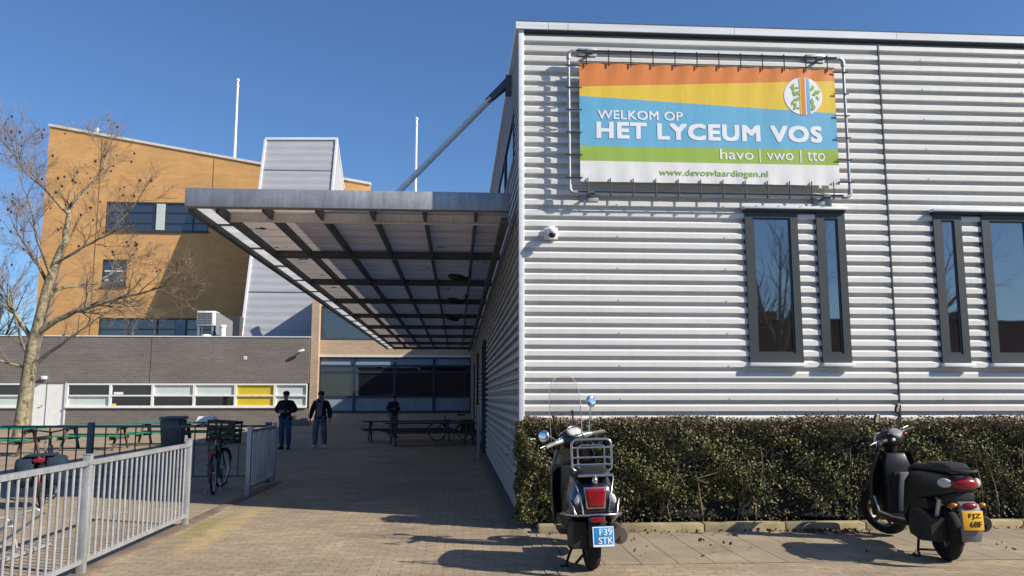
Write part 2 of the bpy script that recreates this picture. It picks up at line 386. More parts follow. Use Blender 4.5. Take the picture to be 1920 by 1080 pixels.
def tag(o, label=None, cat=None, group=None, kind=None):
    for k, v in (('label', label), ('category', cat), ('group', group), ('kind', kind)):
        if v: o[k] = v
    return o
def thing(name, label, cat, loc=(0, 0, 0), group=None):
    o = bpy.data.objects.new(name, None); o.empty_display_size = .2; COL.objects.link(o); o.location = loc
    return tag(o, label, cat, group)
def copy_tree(o, parent=None):
    c = o.copy(); COL.objects.link(c)
    if parent is not None: c.parent = parent
    for ch in [x for x in bpy.data.objects if x.parent == o]: copy_tree(ch, c)
    return c
def text_mesh(body, space=1.0):
    cu = bpy.data.curves.new('lettering', 'FONT'); cu.body = body; cu.resolution_u = 3; cu.space_character = space
    o = bpy.data.objects.new('lettering', cu); COL.objects.link(o); dg = bpy.context.evaluated_depsgraph_get()
    me = bpy.data.meshes.new_from_object(o.evaluated_get(dg)); bpy.data.objects.remove(o)
    v = np.array([tuple(p.co)[:2] for p in me.vertices]); f = [tuple(p.vertices) for p in me.polygons]
    lo, hi = v.min(0), v.max(0); v = (v - lo) / (hi - lo); bpy.data.meshes.remove(me); return v, f
def put_text(mb, body, f, u0, u1, v0, v1, bold=0.0):   # f(u,v)->xyz; bold strokes are built from shifted layers 0.3 mm apart
    v, fc = text_mesh(body, 1.0 + bold * 2)
    if not bold: return mb.add([f(u0 + (u1 - u0) * a, v0 + (v1 - v0) * b) for a, b in v], fc)
    h = v1 - v0; asp_ = 2.146; k = 0
    for i in range(5):
        for j in range(3):
            du = bold * h / asp_ * (i - 2) / 2; dv = bold * h * .8 * (j - 1); e = bold * h
            mb.add([tuple(Vector(f(u0 + e / asp_ + (u1 - u0 - 2 * e / asp_) * a + du, v0 + e + (v1 - v0 - 2 * e) * b + dv)) + Vector((0, -.00006 * k, 0))) for a, b in v], fc); k += 1
    return mb

# ------------------------------------------------------------------ ground
g = MB(); g.quad((-400, -400, 0), (400, -400, 0), (400, 400, 0), (-400, 400, 0))
tag(g.build('ground', 'brick_paving'), kind='structure')
t = MB(); t.quad((-200, -18, .004), (200, -18, .004), (200, 5.2, .004), (-200, 5.2, .004)); tag(t.build('unseen_road', 'asphalt'), kind='structure')  # asphalt sheet out of view, added to cut light bounced off the ground
t = MB(); t.quad((1.06, 8.16, .004), (16, 8.16, .004), (16, 10.02, .004), (1.06, 10.02, .004)); tag(t.build('pavement', 'concrete_tiles'), kind='structure')
t = MB(); t.box(.83, .93, 6.0, 10.0, -.1, .006); t.box(.945, 1.05, 6.0, 10.0, -.1, .007); tag(t.build('edging_strip', 'concrete_tiles'), kind='structure')
k = MB(); x = .98
while x < 16:
    k.box(x, x + .99, 10.03, 10.2, -.1, .1 + rnd.uniform(-.004, .004)); x += 1.0
tag(k.build('kerb', 'concrete', bevel=.015), kind='structure')
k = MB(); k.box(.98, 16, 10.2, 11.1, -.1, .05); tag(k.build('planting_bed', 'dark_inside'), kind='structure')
k = MB(); k.box(-3.50, -3.32, 2, 16.4, -.1, .012); tag(k.build('edging_kerb', 'edge_stone', bevel=.005), kind='structure')
k = MB(); k.box(.70, .86, 11.3, 47, -.1, .015); tag(k.build('wall_edging', 'dark_steel'), kind='structure')

# ------------------------------------------------------------------ sports hall with corrugated cladding
YF, XW, ZT = 11.07, .83, 6.75
P = .148
PROF = [(0, 0), (.050, .072), (.080, .072), (.086, 0), (.148, 0)]       # z offset, depth behind crest
def depth_at(z):
    q = z % P
    for (a, da), (b, db) in zip(PROF, PROF[1:]):
        if a <= q <= b: return da + (db - da) * (q - a) / (b - a)
    return 0
def zsamples(z0, z1):
    out = [z0]; k = math.floor(z0 / P)
    while True:
        for a, _ in PROF[:-1]:
            z = k * P + a
            if z0 + 1e-4 < z < z1 - 1e-4: out.append(z)
        k += 1
        if k * P > z1: break
    return out + [z1]
def corr(mb, f, u0, u1, z0, z1):
    zs = zsamples(z0, z1); o = len(mb.v)
    for z in zs: mb.v += [f(u0, depth_at(z), z), f(u1, depth_at(z), z)]
    for i in range(len(zs) - 1): mb.f.append((o + 2 * i, o + 2 * i + 1, o + 2 * i + 3, o + 2 * i + 2))
hall = thing('sports_hall', 'flat roofed hall clad in pale horizontal corrugated metal behind the hedge', 'building', (7, 28, 0))
ff = lambda u, d, z: (u, YF + d, z)
WINS = [(3.98, 4.73), (5.00, 5.41), (6.70, 7.11), (7.41, 8.16), (9.66, 10.41), (10.7, 11.11)]
WZ0, WZ1 = 2.07, 4.17
m = MB(); xs = .88
for a, b_ in WINS:
    corr(m, ff, xs, a, .0, ZT); corr(m, ff, a, b_, 0, WZ0); corr(m, ff, a, b_, WZ1, ZT); xs = b_
corr(m, ff, xs, 15, 0, ZT); m.build('front_wall', 'hall_cladding', hall)
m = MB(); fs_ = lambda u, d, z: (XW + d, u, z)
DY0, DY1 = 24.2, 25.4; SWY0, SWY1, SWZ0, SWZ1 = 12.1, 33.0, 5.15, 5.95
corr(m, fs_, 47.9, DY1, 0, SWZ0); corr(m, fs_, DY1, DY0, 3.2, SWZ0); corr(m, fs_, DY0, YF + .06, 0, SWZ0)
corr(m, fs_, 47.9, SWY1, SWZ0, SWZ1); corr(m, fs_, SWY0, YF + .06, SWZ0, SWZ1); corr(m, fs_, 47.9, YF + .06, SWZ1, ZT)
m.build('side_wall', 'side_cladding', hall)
m = MB(); m.box(.97, 15, YF + .14, 47.9, 0, ZT - .02); m.build('core_wall', 'dark_inside', hall)
m = MB(); m.box(.8, 15.02, YF - .02, 48, ZT + .105, ZT + .13); m.build('roof', 'roof_felt', hall)
m = MB(); x = .785
for dx in (.46, .28, 2.4, 2.4, 2.4, 2.4, 3.6):
    m.box(x, x + dx - .006, YF - .045, YF + .05, ZT, ZT + .1); x += dx
m.box(.785, .835, YF + .055, 48, ZT - .02, ZT + .1)
m.build('coping', 'light_trim', hall)
m = MB(); m.box(.90, 15, YF - .012, YF + .05, ZT - .03, ZT - .004); m.build('eaves_shade_strip', 'frame_grey', hall)  # dark strip standing in for the shadow under the coping
m = MB(); m.box(XW - .005, .90, YF - .012, YF + .045, 0, ZT - .006); m.build('corner_trim', 'light_trim', hall, bevel=.003)
m = MB(); m.box(6.05, 6.068, YF - .006, YF + .03, 0, ZT - .06); m.build('joint_strip', 'frame_grey', hall)
for a, b_ in WINS:
    wo = MB(); fw = .105; y0, y1 = YF - .022, YF + .09
    wo.box(a, a + fw, y0, y1, WZ0, WZ1); wo.box(b_ - fw, b_, y0, y1, WZ0, WZ1); wo.box(a + fw, b_ - fw, y0, y1, WZ0, WZ0 + fw * 1.2); wo.box(a + fw, b_ - fw, y0, y1, WZ1 - fw * .8, WZ1)
    fr = wo.build('window_frame', 'frame_grey', hall)
    gm = MB(); gm.box(a + fw - .01, b_ - fw + .01, YF + .0, YF + .01, WZ0 + .1, WZ1 - .07); gm.build('pane', 'window_glass', fr)
    bd = MB(); i0 = .028
    bd.box(a + fw, a + fw + i0, YF - .008, YF + .0, WZ0 + .126, WZ1 - .084); bd.box(b_ - fw - i0, b_ - fw, YF - .008, YF, WZ0 + .126, WZ1 - .084)
    bd.box(a + fw + i0, b_ - fw - i0, YF - .008, YF, WZ0 + .126, WZ0 + .15); bd.box(a + fw + i0, b_ - fw - i0, YF - .008, YF, WZ1 - .108, WZ1 - .084)
    bd.build('sash', 'frame_grey', fr)
    sm = MB(); sm.box(a - .015, b_ + .015, YF - .085, YF + .06, WZ0 - .05, WZ0 - .003); sm.build('sill', 'light_trim', fr, bevel=.003)
for i in range(0, 6, 2):
    a, b_ = WINS[i][0], WINS[i + 1][1]
    m = MB(); m.box(a - .03, b_ + .03, YF - .09, YF + .05, WZ1 + .035, WZ1 + .07); m.build('lintel', 'light_trim', hall, bevel=.003)
    m = MB(); m.box(a - .005, b_ + .005, YF - .05, YF + .05, WZ1 + .003, WZ1 + .033); m.build('head_trim', 'frame_grey', hall)
# side wall: clerestory band and door
m = MB(); m.box(XW - .012, XW + .05, SWY0, SWY1, SWZ0, SWZ0 + .07); m.box(XW - .012, XW + .05, SWY0, SWY1, SWZ1 - .07, SWZ1)
y = SWY0
while y < SWY1 + .1: m.box(XW - .015, XW + .05, y, y + .08, SWZ0 + .07, SWZ1 - .07); y += (SWY1 - SWY0 - .08) / 9
fr = m.build('window_frame', 'frame_grey', hall)
m = MB(); m.box(XW + .01, XW + .02, SWY0, SWY1, SWZ0, SWZ1); m.build('pane', 'window_glass', fr)
m = MB(); m.box(XW + .03, XW + .06, DY0, DY1, 0, 3.2); dr = m.build('door', 'dark_plastic', hall)
m = MB(); m.box(XW - .08, XW + .07, DY0 - .08, DY0, 0, 3.28); m.box(XW - .08, XW + .07, DY1, DY1 + .08, 0, 3.28); m.box(XW - .08, XW + .07, DY0, DY1, 3.2, 3.28); m.build('frame', 'navy_frame', dr)
m = MB(); m.tube([(XW + .03, DY0 + .12, 1.05), (XW - .04, DY0 + .12, 1.05), (XW - .04, DY0 + .26, 1.05)], .012); m.build('handle', 'silver_alloy', dr)
m = MB(); m.box(XW - .07, XW, 32.0, 32.9, 0, 3.3); m.box(XW - .05, XW, 39, 40.1, 0, 3.2); m.build('downpipe_box', 'dark_plastic', hall)

# ------------------------------------------------------------------ banner on its pipe frame
YB = YF - .13
BX0, BX1, BZ0, BZ1 = 1.66, 5.313, 4.53, 6.233
ban = thing('banner', 'striped school welcome banner laced in a pipe frame high on the corrugated wall', 'banner', (3.43, YB, 4.3))
def bf(u, v, w=0.0):                               # taut vinyl: a slight belly, puckers that fan in from the eyelets and a few soft creases
    e = math.exp(-v / .16) + .8 * math.exp(-(1 - v) / .12); s_ = math.exp(-u / .03) + math.exp(-(1 - u) / .03)
    d = .012 * math.sin(u * 3.14) * math.sin(v * 3.14) + .0045 * e * math.sin(u * 70.0 + 2 * math.sin(v * 5)) + .004 * s_ * math.sin(v * 32) + .0035 * math.sin(u * 19 + v * 3.5) * math.sin(v * 3.14)
    return (BX0 + u * (BX1 - BX0), YB - .006 + d - w, BZ1 - v * (BZ1 - BZ0))
def strip(top, bot, mat, name, n=84):
    mb = MB()
    for i in range(n):
        a, c = i / n, (i + 1) / n
        q = lambda e, t_: e[0] + (e[1] - e[0]) * t_
        for r_ in range(3):
            ta, tc = r_ / 3, (r_ + 1) / 3
            va0, vc0 = q(top, a), q(top, c); va1, vc1 = q(bot, a), q(bot, c)
            mb.quad(bf(a, va0 + (va1 - va0) * tc), bf(c, vc0 + (vc1 - vc0) * tc), bf(c, vc0 + (vc1 - vc0) * ta), bf(a, va0 + (va1 - va0) * ta))
    return mb
cl = MB(); cl.box(BX0 + .01, BX1 - .01, YB + .022, YB + .026, BZ0 + .01, BZ1 - .01); cloth = cl.build('cloth', 'banner_white', ban)
for top, bot, mt in (((0, 0), (.206, .104), 'banner_orange'), ((.206, .104), (.284, .384), 'banner_yellow'), ((.284, .384), (.706, .695), 'banner_blue'), ((.706, .695), (.828, .828), 'banner_green'), ((.828, .828), (1, 1), 'banner_white')):
    strip(top, bot, mt, 'stripe').build('stripe', mt, cloth)
bt = lambda u, v: bf(u, 1 - v, .004)
m = MB(); put_text(m, 'WELKOM OP', bt, .068, .397, 1 - .478, 1 - .400, .025); m.build('lettering', 'text_white', cloth)
m = MB(); put_text(m, 'HET LYCEUM VOS', bt, .063, .940, 1 - .642, 1 - .497, .06); m.build('lettering', 'text_white', cloth)
m = MB()
for wd, u0, u1, v0, v1 in (('havo', .537, .667, .795, .706), ('|', .690, .694, .815, .706), ('vwo', .718, .822, .795, .733), ('|', .849, .853, .815, .706), ('tto', .877, .947, .795, .715)): put_text(m, wd, bt, u0, u1, 1 - v0, 1 - v1, .0)
m.build('lettering', 'text_white', cloth)
m = MB(); put_text(m, 'www.devosvlaardingen.nl', bt, .300, .720, 1 - .955, 1 - .885, .010); m.build('lettering', 'text_green', cloth)
# round emblem
asp = (BX1 - BX0) / (BZ1 - BZ0); er = .162; eu, ev = .872, .243
def disc(f, r, n=40): return [f(eu + r / asp * math.cos(2 * math.pi * i / n), ev + r * math.sin(2 * math.pi * i / n)) for i in range(n)]
m = MB(); m.add(disc(lambda u, v: bf(u, v, .004), er), [tuple(range(40))]); emb = m.build('emblem', 'text_white', cloth)
def chord(mb, x0, x1, wv):
    q = lambda x_: math.sqrt(max(0, er * er * .97 - x_ * x_))
    mb.quad(*[bf(eu + x_ / asp, ev + y_, wv) for x_, y_ in ((x0, -q(x0)), (x0, q(x0)), (x1, q(x1)), (x1, -q(x1)))])
for x0, x1, mt in ((-.030, -.017, 'banner_yellow'), (-.016, .018, 'banner_orange'), (.030, .058, 'banner_blue')):
    m = MB(); chord(m, x0, x1, .006); m.build('emblem_stripe', mt, emb)
er2 = random.Random(4)
for sx, cx in ((-1, -.068), (1, .098)):
    m = MB()
    for i in range(17):
        cx_ = cx + er2.uniform(-.026, .03); cy_ = -.09 + i * .0125 + er2.uniform(-.01, .01)
        if cx_ ** 2 + cy_ ** 2 > (er * .84) ** 2: continue
        a0 = er2.uniform(0, 6.28); L = er2.uniform(.012, .024)
        pts = [(L * math.cos(t_) * (1.3 if j % 2 else .75), L * .55 * math.sin(t_) * (1.3 if j % 2 else .8)) for j, t_ in enumerate([k_ * 2 * math.pi / 9 for k_ in range(9)])]
        m.add([bf(eu + (cx_ + p_ * math.cos(a0) - q_ * math.sin(a0)) / asp, ev + cy_ + p_ * math.sin(a0) + q_ * math.cos(a0), .006 + i * .0002) for p_, q_ in pts], [tuple(range(9))])
    m.build('emblem_leaf', 'banner_green', emb)
# pipe frame
FX0, FX1, FZ0, FZ1 = 1.512, 5.453, 4.372, 6.388; YP = YB
def rr(x0, x1, z0, z1, r, y):
    pts = []
    for cx, cz, a0 in ((x1 - r, z1 - r, 0), (x0 + r, z1 - r, 90), (x0 + r, z0 + r, 180), (x1 - r, z0 + r, 270)):
        for i in range(5): a = R(a0 + i * 22.5); pts.append((cx + r * math.cos(a), y, cz + r * math.sin(a)))
    return pts + [pts[0]]
m = MB(); m.tube(rr(FX0, FX1, FZ0, FZ1, .06, YP), .021, 10, False); pf = m.build('pipe_frame', 'pipe_steel', ban, smooth=50)
for x in (FX0, FX1):
    for z in (FZ0, FZ1):
        m = MB(); sx = 1 if x == FX0 else -1; sz = 1 if z == FZ0 else -1
        m.tube([(x + sx * .05, YP, z), (x + sx * .11, YP, z)], .033, 10); m.tube([(x, YP, z + sz * .05), (x, YP, z + sz * .11)], .033, 10)
        m.tube(rr(min(x, x + sx * .13), max(x, x + sx * .13), min(z, z + sz * .13), max(z, z + sz * .13), .06, YP)[{(1, 1): 10, (1, -1): 5, (-1, -1): 0, (-1, 1): 15}[(sx, sz)]:][:5], .030, 10); m.build('pipe_elbow', 'galvanised', pf, smooth=40)
m = MB(); n = 12
for i in range(n):
    x = BX0 + .1 + i * (BX1 - BX0 - .2) / (n - 1)
    m.tube([(x, YP - .026, FZ1 + .03), (x, YB - .02, BZ1 - .05)], .008, 5); m.tube([(x, YP - .026, FZ0 - .03), (x, YB - .02, BZ0 + .05)], .008, 5)
    m.tube([(x, YP + .026, FZ1 + .03), (x, YP - .026, FZ1 + .03)], .008, 5); m.tube([(x, YP + .026, FZ0 - .03), (x, YP - .026, FZ0 - .03)], .008, 5)
for i in range(6):
    z = BZ0 + .05 + i * (BZ1 - BZ0 - .1) / 5
    m.tube([(FX0 - .05, YP - .026, z), (BX0 + .03, YB - .02, z)], .008, 5); m.tube([(FX1 + .05, YP - .026, z), (BX1 - .03, YB - .02, z)], .008, 5)
m.tube([(BX0, YB - .014, BZ1 + .012), (BX1, YB - .014, BZ1 + .012)], .007, 5); m.tube([(BX0, YP - .028, FZ1 - .03), (BX1, YP - .028, FZ1 - .03)], .006, 5); m.tube([(FX0 + .1, YP - .022, FZ1 + .012), (FX1 - .1, YP - .022, FZ1 + .006)], .012, 6); m.tube([(FX0 + .1, YP - .022, FZ0 + .014), (FX1 - .1, YP - .022, FZ0 + .018)], .009, 6)  # black tubes along the pipes stand in for their unlit look
m.build('lacing_and_pipe_shade', 'cord_black', ban)
for x in (1.80, 5.11):
    for z, up in ((FZ1, 1), (FZ0, -1)):
        m = MB(); m.box(x - .13, x + .13, YF - .012, YF + .02, z - .06 + (.05 if up > 0 else -.03), z + .06 + (.05 if up > 0 else -.03)); bp = m.build('bracket', 'galvanised', ban, bevel=.004)
        m = MB(); m.tube([(x, YF - .012, z), (x, YP + .026, z)], .022, 8); m.tube([(x - .05, YP, z), (x + .05, YP, z)], .034, 10); m.build('pipe_clamp', 'dark_steel', bp, smooth=40)

# ------------------------------------------------------------------ small fittings on the hall
sc_ = thing('security_camera', 'white dome security camera on the corrugated front wall near its corner', 'camera', (1.26, YF, 3.82))
m = MB(); m.box(1.175, 1.355, YF - .04, YF + .005, 3.74, 3.90); m.build('mounting_plate', 'white_paint', sc_, bevel=.01)
m = MB(); m.tube([(1.265, YF - .04, 3.85), (1.265, YF - .13, 3.85)], .065, 14); m.ell((1.265, YF - .13, 3.83), (.068, .068, .055)); m.build('housing', 'white_paint', sc_, smooth=40)
m = MB(); m.ell((1.265, YF - .14, 3.785), (.05, .05, .05)); m.build('dome', 'black_plastic', sc_, smooth=60)

# ------------------------------------------------------------------ entrance canopy
galv('light_steel', (.84, .85, .85), .5, .0, .2)
can = thing('entrance_canopy', 'long galvanised steel canopy with translucent roof hung from the hall side wall', 'canopy', (-1.5, 28, 4.2))
CX0, CX1, CY0, CY1, CZ = -3.83, .74, 11.6, 45.6, 4.2
m = MB(); m.box(CX0, CX1, CY0, CY0 + .07, CZ + .055, CZ + .32); m.box(CX0, CX1, CY0 + .07, CY0 + .16, CZ + .055, CZ + .07); m.build('fascia', 'galvanised', can, bevel=.006)
CB = [12.35, 15.6, 19.35, 23.2, 27.4, 31.8, 36.6, 41.3, 45.4]
for i, y in enumerate(CB):
    m = MB(); m.box(CX0 + .39, .80, y - .008, y + .008, CZ + .012, CZ + .128); m.box(CX0 + .39, .80, y - .035, y + .035, CZ, CZ + .012); m.box(CX0 + .39, .80, y - .035, y + .035, CZ + .128, CZ + .14)
    m.build('cross_beam', 'light_steel' if i == 0 else 'dark_steel', can)  # first beam coloured paler to stand for light bounced onto its face
for x in (-3.42, -2.78, -2.03, -1.26, -.50, .26):
    m = MB(); ys = [CY0 + .165] + CB + [CY1]
    if x < -3: m.box(x - .025, x + .025, CY0 + .165, CY1, CZ + .0, CZ + .13)
    else:
        m.box(x - .025, x + .025, CY0 + .075, CY1, CZ + .142, CZ + .166)
        for a, b_ in zip(ys, ys[1:]): m.box(x - .022, x + .022, a + (.0 if a < 12 else .04), b_ - .04, CZ + .03, CZ + .141)
    m.build('purlin', 'dark_steel', can)
m = MB(); m.box(CX0 - .005, CX0 + .075, CY0 + .17, CY1, CZ + .0, CZ + .31); m.build('edge_beam', 'dark_steel', can, bevel=.005)
m = MB(); m.box(.62, .72, CY0 + .17, CY1, CZ - .10, CZ - .003); m.build('wall_beam', 'dark_steel', can)
y = CY0 + 1.3
while y < CY1: m = MB(); m.box(CX0 + .075, CX0 + .37, y, y + .014, CZ + .045, CZ + .08); m.build('edge_bracket', 'dark_steel', can); y += 2.05
m = MB(); m.box(CX0 + .08, -3.447, CY0 + .17, CY1, CZ + .085, CZ + .092); m.build('edge_sheet', 'edge_sheet', can)
m = MB(); m.quad((-3.44, CY0 + .17, CZ + .17), (.75, CY0 + .17, CZ + .17), (.75, CY1, CZ + .17), (-3.44, CY1, CZ + .17))
m.build('roof_sheet', 'roof_sheet', can)
tie = MB(); tie.tube([(-1.27, 12.8, 4.46), (.50, 12.8, 6.37)], .05, 12); to = tie.build('tie_rod', 'light_steel', can, smooth=40)
m = MB(); m.tube([(.44, 12.8, 6.31), (.80, 12.8, 6.67)], [.06, .085], 4); m.box(.74, .835, 12.7, 12.9, 6.45, 6.74); m.build('end_fork', 'dark_steel', to)
m = MB(); m.tube([(-1.27, 24, 4.46), (.8, 24, 6.65)], .055, 12); m.build('tie_rod', 'galvanised', can, smooth=40)
m = MB(); m.tube([(-1.27, 35, 4.46), (.8, 35, 6.65)], .055, 12); m.build('tie_rod', 'galvanised', can, smooth=40)
lampdefs = [((.16, 17.0, 4.02), 'nearest dark oval floodlight clamped under the canopy by the hall wall'), ((.1, 21.2, 4.02), 'second dark oval floodlight under the canopy, beyond the nearest one'), ((.0, 26, 4.02), 'farthest dark oval floodlight under the canopy')]
fl = None
for p_, lb in lampdefs:
    if fl is None:
        fl = thing('floodlight', lb, 'lamp', p_, 'floodlights under the canopy'); X0, Y0, Z0 = p_
        m = MB(); m.ell((X0 - .16, Y0, Z0 + .04), (.22, .10, .075), rot=Matrix.Rotation(R(12), 3, 'Y')); m.build('housing', 'black_plastic', fl, smooth=60)
        m = MB(); m.tube([(X0 + .0, Y0, Z0 + .04), (X0 + .1, Y0, Z0 + .05), (X0 + .1, Y0, Z0 + .22)], .02, 8); m.build('arm', 'black_plastic', fl)
    else: c = copy_tree(fl); c.location = p_; c['label'] = lb

# ------------------------------------------------------------------ low brown brick building
low = thing('low_brick_building', 'long single storey dark brown brick building with white ribbon windows', 'building', (-20, 48, 0))
LY, LX0, LX1 = 48.0, -46, -8.42
units = [(-21.72, -19.36), (-19.36, -17.06), (-17.06, -14.78), (-14.78, -12.50), (-12.50, -10.31), (-10.31, -8.5)]
lun = [(-31.2, -28.8), (-28.8, -26.4), (-26.4, -24.05)]
m = MB(); m.box(LX0, LX1, LY, LY + .3, 2.40, 5.0); m.box(LX0, -31.2, LY, LY + .3, 0, 2.4); m.box(-31.2, -24.05, LY, LY + .3, 0, 1.0); m.box(-24.05, -23.95, LY, LY + .3, 0, 2.4)
m.box(-21.72, LX1, LY, LY + .3, 0, 1.0); m.box(LX0, LX1, 54, 54.3, 0, 5.0); m.box(LX1 - .3, LX1, LY + .3, 54, 0, 5.0); m.box(LX0, LX0 + .3, LY + .3, 54, 0, 5); m.build('wall', 'brown_brick', low)
m = MB(); m.box(LX0 + .3, LX1 - .3, LY + .3, 54, 4.85, 4.92); rf = m.build('roof', 'roof_felt', low)
m = MB(); m.box(LX0 - .03, LX1 + .03, LY - .04, LY + .34, 5.003, 5.06); m.build('coping', 'light_trim', rf)
m = MB(); m.box(-17.26, -17.235, LY - .006, LY + .01, 2.42, 4.98); m.build('movement_joint', 'dark_inside', low)
m = MB(); m.box(LX0 + .3, LX1 - .3, LY + 1.2, LY + 1.25, 0, 4.8); m.build('interior', 'dark_inside', low)
kinds = ['A', 'B', 'C', 'C', 'Y', 'P', 'A', 'P', 'A']
for (a, b_), kd in zip(units + lun, kinds):
    m = MB(); y0, y1 = LY - .03, LY + .12; z0, z1, zt = 1.06, 2.38, 1.70
    m.box(a, a + .09, y0, y1, z0, z1); m.box(b_ - .05, b_ - .003, y0, y1, z0, z1); m.box(a + .09, b_ - .05, y0, y1, z1 - .09, z1); m.box(a + .09, b_ - .05, y0, y1, zt - .04, zt + .04); m.box(a + .09, b_ - .05, y0, y1, z0, z0 + .08)
    m.box(a, b_ - .003, y0 - .06, y0 - .002, z0 - .05, z0 + .05)
    fr = m.build('window_frame', 'white_paint', low)
    ia, ib = a + .09, b_ - .05
    def pn(x0, x1, za, zb, mat, nm='pane', dy=.06): q = MB(); q.box(x0, x1, LY + dy, LY + dy + .01, za, zb); q.build(nm, mat, fr)
    if kd == 'A': pn(ia, ib, zt, z1, 'shade_glass'); pn(ia, ib, z0, zt, 'blind_pale', 'panel')
    elif kd == 'B': pn(ia, ib, z0, z1, 'shade_glass'); pn(ia + .1, ia + .6, zt + .06, zt + .2, 'banner_white', 'paper', .05); pn(ia + .05, ia + .25, z0 + .09, z0 + .2, 'banner_yellow', 'paper', .05)
    elif kd == 'C': pn(ia, ib, z0, zt, 'shade_glass'); pn(ia, ib, zt, z1, 'blind_pale', 'blind', .055)
    elif kd == 'Y': pn(ia, ib, z0, z1, 'blind_yellow', 'blind')
    else: pn(ia, ib, z0, z1, 'blind_pale', 'blind')
    q = MB(); q.box(ia, ib, LY + .02, LY + .03, z0 + .08, zt - .04); 
m = MB(); m.box(-23.9, -21.78, LY + .05, LY + .1, 0, 2.38); dr = m.build('door', 'white_paint', low)
m = MB(); m.box(-23.95, -23.85, LY - .02, LY + .12, 0, 2.4); m.box(-21.8, -21.72, LY - .02, LY + .12, 0, 2.4); m.build('frame', 'white_paint', dr)
m = MB(); m.box(-22.83, -22.79, LY + .035, LY + .05, 0, 2.38); m.build('closing_edge', 'grey_plastic', dr)
m = MB(); m.tube([(-22.95, LY + .05, 1.15), (-22.95, LY - .02, 1.15), (-23.1, LY - .02, 1.15)], .02, 6); m.build('handle', 'silver_alloy', dr)
m = MB(); m.box(-12.12, -11.92, LY - .02, LY + .01, 3.73, 3.93); m.box(-12.08, -11.96, LY - .03, LY - .02, 3.77, 3.89); m.build('wall_vent', 'cream_trim', low)
# step of the yard wall at its right end is part of the shade; fittings
ll = thing('wall_lamp', 'small white lamp on the brown brick wall above the white door', 'lamp', (-22.9, LY, 2.7))
m = MB(); m.box(-23.05, -22.8, LY - .25, LY - .01, 2.6, 2.78); m.build('housing', 'white_paint', ll, bevel=.02); m = MB(); m.box(-23.0, -22.85, LY - .2, LY - .05, 2.57, 2.6); m.build('diffuser', 'clear_lens', ll)
lc = thing('security_camera', 'small white security camera on a bracket at the right end of the brown brick wall', 'camera', (-8.95, LY, 4.2))
m = MB(); m.tube([(-8.95, LY, 4.15), (-8.95, LY - .2, 4.2)], .03, 8); m.build('bracket', 'grey_plastic', lc); m = MB(); m.obox((-8.85, LY - .28, 4.23), (.34, .13, .13), Matrix.Rotation(R(-15), 3, 'Y')); m.build('housing', 'white_paint', lc, bevel=.02)
# air handling unit on the low roof
ac = thing('air_handling_unit', 'white louvred air unit on legs with a dark duct on the low roof', 'air unit', (-15, 50.5, 4.92))
m = MB(); m.box(-15.5, -14.45, 50.2, 51.2, 5.85, 6.72); bx = m.build('casing', 'white_paint', ac, bevel=.02)
m = MB()
for i in range(7): m.obox((-15.02, 50.18, 5.96 + i * .105), (.86, .04, .05), Matrix.Rotation(R(35), 3, 'X'))
m.build('louvre', 'grey_plastic', bx)
for x in (-15.4, -14.58):
    for y in (50.3, 51.1): m = MB(); m.box(x - .05, x + .05, y - .05, y + .05, 4.92, 5.85); m.build('leg', 'silver_alloy', ac)
m = MB(); m.box(-14.9, -13.25, 51.22, 52.8, 4.92, 6.5); m.add([(-14.4, 50.7, 6.7), (-14.4, 51.2, 6.7)], []); m.build('duct', 'frame_grey', ac)
m = MB(); m.loft([[(-14.43, 50.4, 5.3), (-13.3, 51.6, 5.2), (-13.3, 51.6, 5.95), (-14.43, 50.4, 6.68)], [(-14.43, 51.1, 5.3), (-13.3, 52.2, 5.2), (-13.3, 52.2, 5.95), (-14.43, 51.1, 6.68)]]); m.build('hood', 'grey_plastic', ac)
vp = thing('roof_vent', 'short white vent pipe on the low roof beside the air unit', 'vent', (-13.9, 50, 4.92))
m = MB(); m.tube([(-13.9, 50, 4.92), (-13.9, 50, 5.75)], .17, 12); m.build('pipe', 'white_paint', vp, smooth=40); m = MB(); m.tube([(-13.9, 50, 5.75), (-13.9, 50, 5.86)], [.22, .19], 12); m.build('cap', 'white_paint', vp, smooth=40)
vp = thing('roof_cowl', 'small round white cowl low on the roof edge under the air unit', 'vent', (-14.7, 49.2, 4.92))
m = MB(); m.ell((-14.6, 49.2, 5.1), (.32, .3, .16)); m.build('cap', 'white_paint', vp, smooth=60); m = MB(); m.tube([(-14.6, 49.2, 4.92), (-14.6, 49.2, 5.05)], .12, 10); m.build('pipe', 'grey_plastic', vp)

# ------------------------------------------------------------------ beige glazed building at the end of the yard
bei = thing('beige_brick_building', 'beige brick building with a dark glazed ground floor beyond the canopy', 'building', (-2, 50, 0))
BY = 48.6; GX0, GX1 = -7.95, .80; BR = 7.9
m = MB(); m.box(-8.38, GX0, BY - .5, BY + 5, 0, BR); m.box(GX0, 8, BY, BY + .4, 3.95, 4.9); m.box(GX0, GX1, BY, BY + .4, 0, .68); m.box(GX1, 8, BY, BY + .4, 0, 3.95); m.box(GX0, 8, BY, BY + .4, 6.9, BR)
m.box(-1.8, 8, BY, BY + .4, 4.9, 6.9); m.build('wall', 'beige_brick', bei)
m = MB(); m.box(-8.42, 8, BY - .54, BY + 6, BR + .003, BR + .12); rf = m.build('roof', 'light_trim', bei)
m = MB(); m.tube([(-8.1, BY + 1.5, BR + .12), (-8.1, BY + 1.5, BR + 1.2)], .14, 10); m.build('vent_pipe', 'grey_plastic', rf)
m = MB(); m.box(GX0, 8, BY + 1.6, BY + 1.7, 0, BR); m.build('interior', 'dark_inside', bei)
m = MB(); m.box(GX0, GX1, BY - .06, BY - .003, 3.92, 4.05); m.build('lintel', 'cream_trim', bei)
cols = [GX0, -5.94, -3.63, -1.35, GX1]
